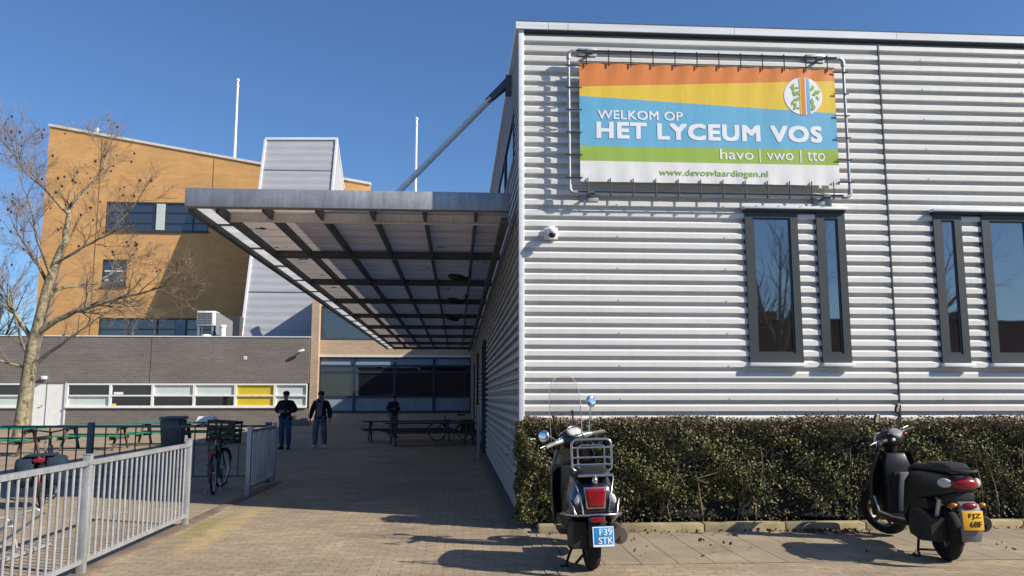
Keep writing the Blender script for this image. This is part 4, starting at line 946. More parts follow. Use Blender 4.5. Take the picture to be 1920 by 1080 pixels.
for s_ in (0,):
    prof = [(.075, -.40, .56), (.078, -.43, .46), (.075, -.425, .36), (.068, -.38, .27)]
    m.loft([[(x, y, z), (-x, y, z), (-x, y + .02, z), (x, y + .02, z)] for x, y, z in prof])
mg = m.build('mudguard', 'black_plastic', sv, bevel=.004, world=False)
m = MB(); m.obox((0, -.445, .515), (.125, .02, .045)); m.build('reflector', 'red_lens', mg, bevel=.006, world=False)
plate(sv, (.045, -.462, .370), .195, .178, R(-8), 'plate_blue', [('F39', -.035, .078, .012, .068), ('STK', -.045, .083, -.062, -.006)], 'plate_white', 'plate_white')
# rack
def rrect(w_, z0, z1, r, y): 
    pts = []
    for cx, cz, a0 in ((w_ - r, z1 - r, 0), (-w_ + r, z1 - r, 90), (-w_ + r, z0 + r, 180), (w_ - r, z0 + r, 270)):
        for i in range(5): a = R(a0 + i * 22.5); pts.append((cx + r * math.cos(a), y, cz + r * math.sin(a)))
    return pts + [pts[0]]
m = MB(); m.tube(rrect(.185, .925, 1.215, .05, -.25), .011, 8, False)
for z in (.985, 1.05, 1.14): m.tube([(-.19, -.25, z), (.19, -.25, z)], .0085, 8)
m.tube(rrect(.125, .935, 1.16, .04, -.225), .008, 8, False)
for s_ in (-1, 1): m.tube([(s_ * .15, -.25, .935), (s_ * .16, -.2, .91), (s_ * .15, .05, .905)], .009, 8)
m.tube([(-.15, -.37, .895), (.17, -.37, .898)], .012, 8)
m.build('luggage_rack', 'chrome', sv, smooth=60, world=False)
# engine, exhaust, stand
m = MB(); m.loft([bell(-.18, .07, .24, .46, .8, -.12), bell(.0, .09, .2, .50, .8, -.12), bell(.3, .11, .17, .44, .8, -.08), bell(.5, .07, .22, .38, .8, -.05)]); m.build('engine_case', 'dark_plastic', sv, smooth=40, world=False)
m = MB(); m.tube([(.215, -.335, .36), (.215, -.30, .36), (.215, .10, .335), (.20, .2, .33)], [.07, .088, .082, .04], 18); m.tube([(.23, -.36, .33), (.23, -.30, .33)], .018, 10); m.tube([(.20, .2, .33), (.12, .34, .25), (.05, .45, .25)], .02, 8); m.build('exhaust', 'exhaust_metal', sv, smooth=40, world=False)
m = MB(); m.tube([(-.12, .3, .22), (-.2, .22, .06), (-.23, .12, .012)], .014, 8); m.tube([(-.23, .12, .012), (-.29, .10, .012)], .014, 8); m.tube([(.1, .3, .22), (-.13, .18, .02)], .014, 8); m.build('stand', 'black_plastic', sv, smooth=50, world=False)
# floor, leg shield
m = MB(); m.loft([[(-.15, .5, .24), (.15, .5, .24), (.17, .5, .28), (-.17, .5, .28)], [(-.22, .7, .22), (.22, .7, .22), (.23, .7, .265), (-.23, .7, .265)], [(-.22, 1.02, .22), (.22, 1.02, .22), (.23, 1.02, .265), (-.23, 1.02, .265)]]); m.build('floorboard', 'dark_plastic', sv, bevel=.01, world=False)
m = MB(); rings = []
for t_ in [i / 8 for i in range(9)]:
    z = .25 + .80 * t_; yc = 1.14 - .13 * t_; W_ = .235 + .03 * math.sin(t_ * 2.6) - .10 * max(0, t_ - .75) * 2
    arc = [(W_ * math.sin(a), yc + .10 * math.cos(a * 1.0) - .02, z) for a in [R(-90 + 18 * k_) for k_ in range(11)]]
    rings.append(arc + [(x * .93, y - .025, z_) for x, y, z_ in reversed(arc)])
m.loft(rings); m.build('leg_shield', 'navy_gloss', sv, smooth=50, world=False)
m = MB(); m.loft([[(-.14, 1.06, .35), (.14, 1.06, .35), (.14, 1.15, .35), (-.14, 1.15, .35)], [(-.16, .98, .6), (.16, .98, .6), (.16, 1.1, .6), (-.16, 1.1, .6)], [(-.15, .99, .88), (.15, .99, .88), (.15, 1.06, .88), (-.15, 1.06, .88)]]); m.build('glove_box', 'dark_plastic', sv, bevel=.015, world=False)
# steered front end
m = MB(); m.ell((0, 1.10, 1.16), (.145, .155, .105), 22, 12); m.tube([(0, 1.14, .98), (0, 1.12, 1.12)], [.06, .075], 14); m.xf(ST); hs = m.build('headset', 'navy_gloss', sv, smooth=60, world=False)
m = MB(); m.ell((0, 1.01, 1.235), (.082, .06, .016), 20, 8, Matrix.Rotation(R(38), 3, 'X')); m.xf(ST); m.build('instrument_dial', 'clear_lens', hs, smooth=60, world=False)
m = MB(); m.torus((0, 1.008, 1.235), (0, -.62, .78), .083, .010, .010, 24, 8); m.xf(ST); m.build('dial_ring', 'chrome', hs, smooth=60, world=False)
m = MB(); m.tube([(0, 1.24, 1.15), (0, 1.275, 1.15)], [.085, .08], 20); m.xf(ST); m.build('headlamp', 'clear_lens', sv, smooth=50, world=False)
for s_ in (-1, 1):
    m = MB(); m.tube([(s_ * .10, 1.09, 1.165), (s_ * .24, 1.06, 1.16)], [.045, .026], 12); m.xf(ST); hb = m.build('handlebar', 'chrome', sv, smooth=60, world=False)
    m = MB(); m.tube([(s_ * .24, 1.06, 1.16), (s_ * .385, 1.02, 1.15)], .020, 12); m.xf(ST); m.build('grip', 'grey_plastic', hb, smooth=50, world=False)
    m = MB(); m.tube([(s_ * .20, 1.11, 1.165), (s_ * .30, 1.12, 1.16), (s_ * .40, 1.10, 1.15)], [.012, .009, .006], 8); m.xf(ST); m.build('brake_lever', 'chrome', hb, smooth=60, world=False)
mirror(sv, ST, (.21, 1.06, 1.18), (.25, 1.06, 1.30), (.315, 1.05, 1.50), .066, 'chrome', 'chrome')
mirror(sv, ST, (-.21, 1.06, 1.18), (-.31, 1.0, 1.25), (-.43, .93, 1.28), .066, 'chrome', 'chrome', (-.75, -.65, .2))
m = MB(); rings = []
outl = [(.145, 1.02), (.195, 1.08), (.205, 1.25), (.205, 1.45), (.198, 1.62), (.18, 1.72), (.135, 1.80), (.07, 1.838), (.0, 1.845)]
cur = lambda x, z: 1.28 - (abs(x) ** 2) * 1.5 - (z - 1.1) * .30
n = 12
for W_, z in outl[:-1]: rings.append([(W_ * (-1 + 2 * i / n), cur(W_ * (-1 + 2 * i / n), z), z) for i in range(n + 1)])
rings.append([(0.02 * (-1 + 2 * i / n), cur(0, 1.845), 1.845) for i in range(n + 1)])
m.loft(rings, caps=False, closed=False); m.xf(ST); ws = m.build('windscreen', 'windscreen_clear', sv, smooth=60, world=False)
edge = [(-W_, cur(W_, z), z) for W_, z in outl] + [(W_, cur(W_, z), z) for W_, z in reversed(outl[:-1])]
m = MB(); m.tube(edge, .004, 6); m.xf(ST); m.build('screen_edge', 'screen_edge', ws, smooth=60, world=False)
for s_ in (-1, 1): m = MB(); m.tube([(s_ * .12, 1.16, 1.15), (s_ * .125, 1.20, 1.30), (s_ * .125, 1.175, 1.42)], .008, 8); m.ell((s_ * .125, 1.17, 1.43), (.02, .012, .02), 10, 6); m.xf(ST); m.build('screen_bracket', 'black_plastic', ws, smooth=60, world=False)
for s_ in (-1, 1): m = MB(); m.tube([(s_ * .19, 1.06, 1.15), (s_ * .17, 1.16, 1.10), (s_ * .08, 1.20, 1.0), (s_ * .03, 1.17, .92)], .006, 6); m.xf(ST); m.build('cable', 'cord_black', sv, smooth=60, world=False)
m = MB(); m.tube([(.0, WB - .02, RW + .06), (0, 1.26, .62), (0, 1.16, .96)], [.03, .035, .035], 10); m.tube([(.07, WB, RW), (.06, WB - .05, .5), (.0, 1.28, .6)], .022, 8); m.xf(ST); m.build('fork', 'silver_alloy', sv, smooth=50, world=False)
m = MB(); rings = []
for k_ in range(11):
    a = R(205 - 21 * k_); cy, cz = WB + .31 * math.cos(a), RW + .03 + .31 * math.sin(a); hw = .10 * math.sin(math.pi * (k_ + 1) / 12) + .02
    rings.append([(hw * math.sin(b2), cy + .035 * math.cos(b2) * math.cos(a), cz + .035 * math.cos(b2) * math.sin(a)) for b2 in [R(-90 + 30 * j) for j in range(7)]])
m.loft(rings, caps=False, closed=False); m.xf(ST); m.build('fender', 'navy_gloss', sv, smooth=60, world=False)
sv.rotation_euler = (0, R(-1.5), R(-.5))

# large wheel black scooter
sl2 = thing('motor_scooter', 'matt black large wheeled scooter with red tail lamp and yellow plate', 'scooter', (4.87, 8.17, 0))
WB = 1.47; RR, RF = .262, .292
SL = steer((0, 1.22, .95), R(26), R(36))
wheel(sl2, (0, 0, RR), RR, .125, ID, spokes=6, mat='exhaust_metal'); wheel(sl2, (0, WB, RF), RF, .11, SL, spokes=6, mat='exhaust_metal', name='front_wheel')
m = MB(); m.loft([bell(-.43, .07, .76, .83, .7), bell(-.40, .12, .715, .85, .66), bell(-.28, .16, .675, .87, .62), bell(-.05, .185, .63, .885, .62), bell(.2, .19, .58, .88, .64), bell(.42, .17, .46, .85, .7), bell(.56, .145, .34, .76, .8), bell(.62, .13, .30, .52, .9)])
bd = m.build('body', 'black_satin', sl2, smooth=50, world=False)
m = MB(); m.loft([bell(-.36, .11, .885, .925, .75), bell(-.25, .14, .89, .965, .72), bell(.0, .15, .89, .965, .74), bell(.08, .15, .885, .935, .75), bell(.36, .14, .875, .92, .74), bell(.54, .09, .83, .875, .72), bell(.60, .05, .79, .83, .7)]); m.build('seat', 'seat_black', sl2, smooth=50, world=False)
m = MB(); m.tube([(-.11, -.2, .91), (-.135, -.38, .905), (-.09, -.47, .90), (.09, -.47, .90), (.135, -.38, .905), (.11, -.2, .91)], .016, 8); m.build('grab_rail', 'dark_plastic', sl2, smooth=50, world=False)
m = MB(); m.ell((0, -.41, .785), (.125, .055, .062), 20, 12); m.build('tail_lamp', 'red_lens', sl2, smooth=60, world=False)
for s_ in (-1, 1):
    m = MB(); m.ell((s_ * .155, -.345, .785), (.034, .075, .045), 14, 10, Matrix.Rotation(s_ * R(-28), 3, 'Z')); m.build('indicator', 'clear_lens', sl2, smooth=60, world=False)
    m = MB(); m.tube([(s_ * .04, -.43, .59), (s_ * .11, -.44, .59)], .009, 6); m.ell((s_ * .135, -.445, .59), (.035, .025, .022), 12, 8); m.build('side_marker', 'amber_lens', sl2, smooth=60, world=False)
m = MB(); m.loft([bell(-.40, .10, .63, .70, .8), bell(-.30, .12, .60, .72, .8), bell(-.1, .12, .57, .70, .8)]); m.build('tail_underside', 'dark_plastic', sl2, bevel=.006, world=False)
m = MB(); m.loft([[(-.085, -.47, .60), (.085, -.47, .60), (.085, -.40, .62), (-.085, -.40, .62)], [(-.10, -.505, .50), (.10, -.505, .50), (.10, -.47, .50), (-.10, -.47, .50)], [(-.10, -.50, .36), (.10, -.50, .36), (.10, -.47, .36), (-.10, -.47, .36)], [(-.085, -.475, .255), (.085, -.475, .255), (.085, -.455, .255), (-.085, -.455, .255)]]); mg = m.build('mudguard', 'grey_plastic', sl2, bevel=.006, world=False)
m = MB(); m.ell((0, -.475, .585), (.075, .03, .032), 14, 8); m.build('plate_lamp', 'red_lens', mg, smooth=60, world=False)
plate(sl2, (0, -.515, .455), .195, .175, R(-3), 'plate_yellow', [('FJZ', -.04, .075, .012, .066), ('68F', -.035, .078, -.06, -.006)], 'plate_black')
m = MB(); m.loft([bell(-.15, .10, .22, .42, .85, -.12), bell(.05, .13, .2, .50, .85, -.12), bell(.32, .11, .22, .48, .85, -.10), bell(.52, .08, .25, .42, .85, -.05)]); eg = m.build('engine_case', 'dark_plastic', sl2, smooth=40, world=False)
m = MB(); m.loft([bell(.0, .06, .50, .60, .9, -.12), bell(.3, .07, .48, .62, .9, -.12), bell(.42, .05, .50, .58, .9, -.10)]); m.build('air_box', 'black_plastic', eg, bevel=.01, world=False)
m = MB(); m.tube([(.2, -.36, .40), (.2, -.33, .40), (.2, .05, .36), (.18, .15, .35)], [.06, .078, .075, .04], 18); m.tube([(.21, -.385, .38), (.21, -.3, .38)], .017, 10); m.tube([(.18, .15, .35), (.1, .4, .24), (.0, .5, .24)], .02, 8); m.build('exhaust', 'dark_plastic', sl2, smooth=40, world=False)
for s_ in (-1, 1): m = MB(); m.tube([(s_ * .12, -.02, .30), (s_ * .13, -.18, .62)], .022, 10); m.build('shock_absorber', 'silver_alloy', sl2, smooth=50, world=False)
m = MB(); m.tube([(-.10, .36, .22), (-.17, .26, .05), (-.185, .2, .012)], .014, 8); m.tube([(-.185, .2, .012), (-.25, .18, .012)], .014, 8); m.tube([(.10, .36, .22), (.15, .22, .03)], .014, 8); m.tube([(-.16, .28, .06), (.14, .24, .05)], .012, 8); m.build('stand', 'black_plastic', sl2, smooth=50, world=False)
m = MB(); m.loft([[(-.14, .5, .26), (.14, .5, .26), (.16, .5, .32), (-.16, .5, .32)], [(-.19, .72, .25), (.19, .72, .25), (.2, .72, .315), (-.2, .72, .315)], [(-.2, 1.02, .26), (.2, 1.02, .26), (.21, 1.02, .32), (-.21, 1.02, .32)]]); m.build('floorboard', 'black_satin', sl2, bevel=.01, world=False)
m = MB()
for s_ in (-1, 1): m.tube([(s_ * .155, .52, .325), (s_ * .205, .72, .325), (s_ * .215, 1.02, .34), (s_ * .232, 1.09, .5)], .012, 8)
m.build('floor_trim', 'silver_alloy', sl2, smooth=60, world=False)
m = MB(); rings = []
for t_ in [i / 8 for i in range(9)]:
    z = .28 + .72 * t_; yc = 1.20 - .15 * t_; W_ = .225 + .05 * math.sin(t_ * 3.0) - .16 * max(0, t_ - .7)
    arc = [(W_ * math.sin(a), yc + .13 * math.cos(a) - .03, z) for a in [R(-90 + 18 * k_) for k_ in range(11)]]
    rings.append(arc + [(x * .92, y - .03, z_) for x, y, z_ in reversed(arc)])
m.loft(rings); m.build('leg_shield', 'black_satin', sl2, smooth=50, world=False)
m = MB(); m.loft([[(-.10, 1.0, .32), (.10, 1.0, .32), (.12, 1.15, .32), (-.12, 1.15, .32)], [(-.11, .99, .6), (.11, .99, .6), (.13, 1.12, .6), (-.13, 1.12, .6)], [(-.14, .96, .85), (.14, .96, .85), (.15, 1.08, .85), (-.15, 1.08, .85)], [(-.10, 1.0, .98), (.10, 1.0, .98), (.11, 1.08, .98), (-.11, 1.08, .98)]]); ti = m.build('inner_shield', 'black_satin', sl2, bevel=.012, world=False)
m = MB(); m.loft([[(x0_, .985 - .03 * k_, .34 + .27 * k_), (.105 + .012 * k_, .985 - .03 * k_, .34 + .27 * k_), (.105 + .012 * k_, 1.02 - .03 * k_, .34 + .27 * k_), (x0_, 1.02 - .03 * k_, .34 + .27 * k_)] for k_, x0_ in ((0, -.01), (1, .0), (1.6, .01))]); m.build('shield_panel', 'grey_plastic', ti, bevel=.008, world=False)
m = MB(); m.obox((0, .962, .74), (.11, .02, .07)); m.tube([(0, .95, .74), (0, .93, .74)], .018, 10); m.build('lock', 'black_plastic', ti, bevel=.004, world=False)
m = MB(); m.ell((0, 1.12, 1.14), (.15, .15, .10), 22, 12); m.tube([(0, 1.16, .97), (0, 1.13, 1.12)], [.07, .08], 14); m.xf(SL); hs = m.build('headset', 'black_satin', sl2, smooth=60, world=False)
m = MB(); m.ell((0, 1.03, 1.205), (.09, .07, .018), 18, 8, Matrix.Rotation(R(35), 3, 'X')); m.xf(SL); m.build('instrument_dial', 'grey_plastic', hs, smooth=60, world=False)
m = MB(); m.tube([(0, 1.24, 1.12), (0, 1.28, 1.12)], [.09, .085], 20); m.xf(SL); m.build('headlamp', 'clear_lens', sl2, smooth=50, world=False)
for s_ in (-1, 1):
    m = MB(); m.tube([(s_ * .10, 1.10, 1.14), (s_ * .22, 1.08, 1.16)], [.04, .024], 12); m.xf(SL); hb = m.build('handlebar', 'dark_plastic', sl2, smooth=60, world=False)
    m = MB(); m.tube([(s_ * .22, 1.08, 1.16), (s_ * .36, 1.03, 1.155)], .019, 12); m.xf(SL); m.build('grip', 'black_plastic', hb, smooth=50, world=False)
    m = MB(); m.tube([(s_ * .19, 1.12, 1.16), (s_ * .29, 1.14, 1.165), (s_ * .39, 1.12, 1.17)], [.011, .008, .006], 8); m.xf(SL); m.build('brake_lever', 'silver_alloy', hb, smooth=60, world=False)
    m = MB(); m.ell((s_ * .12, 1.0, 1.15), (.03, .02, .02), 10, 8); m.xf(SL); m.build('dash_lamp', 'red_lens' if s_ > 0 else 'clear_lens', hs, smooth=60, world=False)
    mirror(sl2, SL, (s_ * .15, 1.08, 1.18), (s_ * .18, 1.07, 1.28), (s_ * .215, 1.06, 1.43), .062, 'black_plastic', 'black_plastic', (0, -1, -.42))
for s_ in (-1, 1): m = MB(); m.tube([(s_ * .17, 1.08, 1.16), (s_ * .16, 1.02, 1.23), (s_ * .07, 1.02, 1.22), (s_ * .03, 1.1, 1.16)], .006, 6); m.xf(SL); m.build('cable', 'cord_black', sl2, smooth=60, world=False)
m = MB(); m.tube([(.075, WB, RF), (.07, WB - .09, .55), (.05, 1.24, .80)], .024, 8); m.tube([(-.075, WB, RF), (-.07, WB - .09, .55), (-.05, 1.24, .80)], .024, 8); m.tube([(-.08, WB, RF), (.08, WB, RF)], .016, 8); m.xf(SL); m.build('fork', 'silver_alloy', sl2, smooth=50, world=False)
m = MB(); rings = []
for k_ in range(12):
    a = R(190 - 15 * k_); rr_ = RF + .03; cy, cz = WB + rr_ * math.cos(a), RF + rr_ * math.sin(a); hw = .075
    rings.append([(hw * math.sin(b2), cy + .03 * math.cos(b2) * math.cos(a), cz + .03 * math.cos(b2) * math.sin(a)) for b2 in [R(-90 + 30 * j) for j in range(7)]])
m.loft(rings, caps=False, closed=False); m.xf(SL); m.build('fender', 'black_satin', sl2, smooth=60, world=False)
sl2.rotation_euler = (0, R(-.5), R(-4))

# ------------------------------------------------------------------ bicycles
def bicycle(label, loc, rz, crate=False, panniers=False, frame='black_plastic', group=None, lean=0, ang=0, seat=.98):
    b = thing('bicycle', label, 'bicycle', loc, group); r = .345; WB = 1.12; ST = steer((0, .93, .9), R(20), ang)
    for nm, y, mx in (('wheel', 0, ID), ('front_wheel', WB, ST)):
        m = MB(); m.torus((0, y, r), (1, 0, 0), r - .02, .02, .019, 36, 8); m.xf(mx); wl = m.build(nm, 'tyre_rubber', b, smooth=60, world=False)
        m = MB(); m.torus((0, y, r), (1, 0, 0), r - .048, .011, .013, 36, 6); m.tube([(-.05, y, r), (.05, y, r)], .022, 10); m.xf(mx); m.build('rim', 'silver_alloy', wl, smooth=50, world=False)
        m = MB()
        for i in range(20): a = i * math.pi / 10; m.tube([(.03 * (-1) ** i, y, r), (0, y + (r - .05) * math.cos(a), r + (r - .05) * math.sin(a))], .0016, 4, False)
        m.xf(mx); m.build('spokes', 'silver_alloy', wl, world=False)
        m = MB(); a0, a1 = (200, -10) if nm == 'wheel' else (190, 20); rings = []
        for k_ in range(13): a = R(a0 + (a1 - a0) * k_ / 12); q = r + .022; rings.append([(x, y + q * math.cos(a) + dz * math.cos(a), r + q * math.sin(a) + dz * math.sin(a)) for x, dz in ((-.03, -.012), (-.02, .004), (.02, .004), (.03, -.012))])
        if nm == 'wheel': rings = rings[::-1]
        m.loft(rings, caps=False, closed=False); m.xf(mx); m.build('mudguard', frame, b, smooth=60, world=False)
    m = MB(); bb = (0, .44, .30)
    m.tube([bb, (0, .26, .78), (0, .245, .82)], .016, 10); m.tube([bb, (0, .86, .62)], .019, 10); m.tube([(0, .27, .72), (0, .84, .78)], .016, 10); m.tube([(0, .86, .60), (0, .82, .86)], .02, 10)
    for s_ in (-1, 1): m.tube([(s_ * .05, 0, r), (s_ * .04, .40, .30)], .010, 8); m.tube([(s_ * .05, 0, r), (s_ * .03, .26, .72)], .009, 8)
    m.build('frame', frame, b, smooth=50, world=False)
    m = MB()
    for s_ in (-1, 1): m.tube([(s_ * .055, WB, r), (s_ * .05, .95, .62), (0, .86, .66)], .012, 8)
    m.xf(ST); m.build('fork', frame, b, smooth=50, world=False)
    m = MB(); m.tube([(0, .245, .80), (0, .225, seat - .05)], .013, 8); sp = m.build('seat_post', 'silver_alloy', b, smooth=50, world=False)
    m = MB(); m.loft([[(x * w_, .21 + y, seat + z * .03) for x, z in ((-1, -.3), (-.9, .8), (0, 1), (.9, .8), (1, -.3), (0, -1))] for y, w_ in ((-.13, .05), (-.11, .10), (-.02, .10), (.06, .045), (.15, .025))]); m.build('saddle', 'seat_black', sp, smooth=60, world=False)
    m = MB(); m.tube([(0, .82, .85), (0, .80, 1.05)], .013, 8); m.tube([(-.29, .60, 1.10), (-.27, .72, 1.12), (-.12, .80, 1.08), (0, .80, 1.06), (.12, .80, 1.08), (.27, .72, 1.12), (.29, .60, 1.10)], .012, 8); m.xf(ST); hb = m.build('handlebar', 'black_plastic', b, smooth=50, world=False)
    for s_ in (-1, 1): m = MB(); m.tube([(s_ * .29, .61, 1.10), (s_ * .295, .50, 1.09)], .018, 8); m.xf(ST); m.build('grip', 'black_plastic', hb, smooth=50, world=False)
    m = MB()
    for s_ in (-1, 1): m.tube([(s_ * .07, .22, .74), (s_ * .07, -.24, .74)], .007, 6); m.tube([(s_ * .06, 0, r), (s_ * .07, -.12, .74)], .006, 6)
    m.tube([(-.07, -.24, .74), (.07, -.24, .74)], .007, 6); m.tube([(0, .2, .74), (0, -.24, .74)], .006, 6); rk = m.build('carrier', 'black_plastic', b, smooth=50, world=False)
    m = MB(); m.obox((0, -.265, .70), (.14, .03, .055)); m.build('rear_lamp', 'red_lens', rk, bevel=.01, world=False)
    m = MB(); m.obox((0, -.40, .42), (.04, .015, .07)); m.build('mud_flap_reflector', 'red_lens', rk, bevel=.004, world=False)
    m = MB(); m.torus((.055, .44, .30), (1, 0, 0), .085, .008, .006, 24, 6); m.bar((.07, .44, .30), (.075, .50, .14), .018, .02); m.bar((-.07, .44, .30), (-.075, .38, .46), .018, .02); m.obox((.12, .50, .135), (.09, .07, .02)); m.obox((-.12, .38, .465), (.09, .07, .02)); m.build('crank', 'dark_plastic', b, world=False)
    m = MB(); m.obox((.06, .2, .33), (.015, .56, .14)); m.build('chain_case', frame, b, bevel=.005, world=False)
    m = MB(); m.tube([(-.04, .30, .28), (-.16, .12, .01)], .009, 6); m.tube([(.04, .30, .28), (.1, .14, .01)], .009, 6); m.build('kickstand', 'silver_alloy', b, world=False)
    if crate:
        m = MB(); cx0, cx1, cy0, cy1, z0, z1 = -.25, .25, .86, 1.22, .80, 1.19; t_ = .012
        m.box(cx0, cx1, cy0, cy1, z0, z0 + t_)
        for z in (z0 + t_, z0 + .10, z0 + .20, z1 - .05): m.box(cx0, cx1, cy0, cy0 + t_, z, z + .05); m.box(cx0, cx1, cy1 - t_, cy1, z, z + .05); m.box(cx0, cx0 + t_, cy0 + t_, cy1 - t_, z, z + .05); m.box(cx1 - t_, cx1, cy0 + t_, cy1 - t_, z, z + .05)
        for x in (cx0 - .002, -.015, cx1 - .03): m.box(x, x + .032, cy0 - .004, cy0 + t_ + .002, z0, z1 + .004); m.box(x, x + .032, cy1 - t_ - .002, cy1 + .004, z0, z1 + .004)
        m.xf(ST); m.build('front_crate', 'black_plastic', b, world=False)
    if panniers:
        for s_ in (-1, 1):
            m = MB(); rings = []
            for x, k_ in ((.075, .92), (.11, 1), (.24, 1), (.30, .92), (.325, .8)): rings.append([(s_ * x, -.03 + y * k_, .54 + z * k_) for y, z in ((-.24, -.12), (-.17, -.22), (.14, -.22), (.20, -.12), (.20, .17), (.14, .21), (-.16, .21), (-.24, .12))])
            m.loft(rings); m.build('pannier', 'navy_fabric', rk, bevel=.02, world=False)
        m = MB(); m.box(-.20, .20, -.24, .17, .752, .782); m.build('pannier_flap', 'navy_fabric', rk, bevel=.012, world=False)
        m = MB(); m.torus((-.19, -.285, .50), (0, 1, .0), .028, .004, .004, 20, 6); m.build('bag_mark', 'plate_white', rk, world=False)
    b.rotation_euler = (0, R(lean), R(rz)); return b
bicycle('black bicycle with a large black front crate parked behind the fence gap', (-4.02, 14.35, 0), 8, crate=True, lean=-2, ang=R(-16), seat=.93)
bicycle('bicycle with bulging navy blue panniers parked behind the pale fence', (-6.05, 12.85, 0), 17, panniers=True, lean=-3, ang=R(-6), seat=1.0)
bicycle('dark bicycle with full panniers leaning near the hall wall in the shade', (.35, 31.2, 0), 76, panniers=True, lean=3, ang=0, seat=.96)
# bicycle rack, lower left
rk = thing('bicycle_rack', 'galvanised tubular bicycle rack on the ground behind the pale fence', 'bike rack', (-4.5, 9.0, 0))
for i in range(2):
    y = 8.35 + i * .62; m = MB()
    m.tube([(-5.3, y, .06), (-4.75, y, .10), (-4.45, y, .42), (-4.28, y + .02, .47), (-4.22, y + .05, .42), (-4.32, y + .06, .36), (-4.72, y + .06, .06)], .014, 8); m.tube([(-4.9, y - .03, .05), (-4.6, y - .03, .30), (-4.5, y, .30), (-4.46, y + .04, .08)], .014, 8); m.build('wheel_holder', 'fence_galvanised', rk, smooth=60)
m = MB(); m.box(-4.86, -4.80, 7.6, 9.6, .02, .05); m.box(-4.42, -4.36, 7.6, 9.6, .02, .05); m.build('base_rail', 'fence_galvanised', rk)

# ------------------------------------------------------------------ picnic tables, bin, box, post
def picnic(label, loc, rz, L, top, leg, group):
    t = thing('picnic_table', label, 'picnic table', loc, group)
    m = MB()
    for i in range(5): y = -.34 + i * .15; m.box(-L / 2, L / 2, y, y + .135, .715, .755)
    m.build('tabletop', top, t, world=False)
    for s_ in (-1, 1):
        m = MB()
        for y in (.60, .755): m.box(-L / 2, L / 2, s_ * y - .065, s_ * y + .065, .415, .455)
        m.build('bench_seat', top, t, world=False)
    for x in (-L / 2 + .3, L / 2 - .3):
        m = MB(); m.bar((x, -.22, .70), (x, -.68, .0), .045, .10); m.bar((x, .22, .70), (x, .68, .0), .045, .10); m.box(x - .07, x - .025, -.8, .8, .31, .41); m.box(x + .025, x + .065, -.36, .36, .615, .71); m.build('leg', leg, t, world=False)
    t.rotation_euler.z = R(rz); return t
GG = 'green topped picnic tables in the yard'
picnic('green topped picnic table farthest left, beside the mottled tree trunk', (-13.2, 24.4, 0), 3, 3.0, 'green_wood', 'brown_wood', GG)
picnic('green topped picnic table in front of the white door', (-11.2, 26.9, 0), 2, 2.1, 'green_wood', 'brown_wood', GG)
picnic('green topped picnic table half hidden by the grey bin', (-9.95, 29.4, 0), 2, 1.9, 'green_wood', 'brown_wood', GG)
picnic('green topped picnic table with a white box on it, right of the grey bin', (-8.55, 29.6, 0), 2, 2.1, 'green_wood', 'brown_wood', GG)
GD = 'weathered picnic tables in the shade of the canopy'
picnic('nearer weathered picnic table standing in the canopy shade', (-.85, 28.6, 0), 12, 3.2, 'grey_wood', 'grey_wood', GD)
picnic('farther weathered picnic table standing in the canopy shade', (-1.75, 31.0, 0), 10, 3.4, 'grey_wood', 'grey_wood', GD)
bn = thing('wheeled_bin', 'dark grey wheeled bin among the green picnic tables', 'bin', (-8.0, 24.3, 0))
m = MB(); m.loft([[(-8.0 + sx * w_, 24.3 + sy * d_, z) for sx, sy in ((-1, -1), (1, -1), (1, 1), (-1, 1))] for w_, d_, z in ((.22, .26, .06), (.27, .36, .98))]); m.build('body', 'bin_grey', bn, bevel=.03)
m = MB(); m.loft([[(-8.30, 23.9, .99), (-7.70, 23.9, .99), (-7.70, 24.7, .99), (-8.30, 24.7, .99)], [(-8.27, 23.92, 1.05), (-7.73, 23.92, 1.05), (-7.73, 24.7, 1.08), (-8.27, 24.7, 1.08)]]); m.build('lid', 'bin_grey', bn, bevel=.02)
m = MB(); m.tube([(-8.28, 24.68, .1), (-8.22, 24.68, .1)], .1, 14); m.tube([(-7.78, 24.68, .1), (-7.72, 24.68, .1)], .1, 14); m.tube([(-8.25, 24.68, .1), (-7.75, 24.68, .1)], .012, 6); m.build('wheels', 'tyre_rubber', bn, smooth=40)
m = MB(); m.loft([[(-8.95, 29.35, .76), (-8.3, 29.35, .76), (-8.3, 29.85, .76), (-8.95, 29.85, .76)], [(-8.88, 29.4, .95), (-8.36, 29.4, .95), (-8.36, 29.8, .95), (-8.88, 29.8, .95)]]); o = m.build('box', 'white_paint', None, bevel=.02, loc=(-8.6, 29.6, .76))
tag(o, 'white box lying on the green picnic table right of the bin', 'box')
po = thing('steel_post', 'plain steel post standing beside the hall side wall under the canopy', 'post', (.57, 21.83, 0))
m = MB(); m.box(.535, .605, 21.795, 21.865, .0, 1.40); m.build('shaft', 'galvanised', po, bevel=.004); m = MB(); m.box(.45, .69, 21.71, 21.95, .002, .015); m.build('base_plate', 'dark_steel', po)

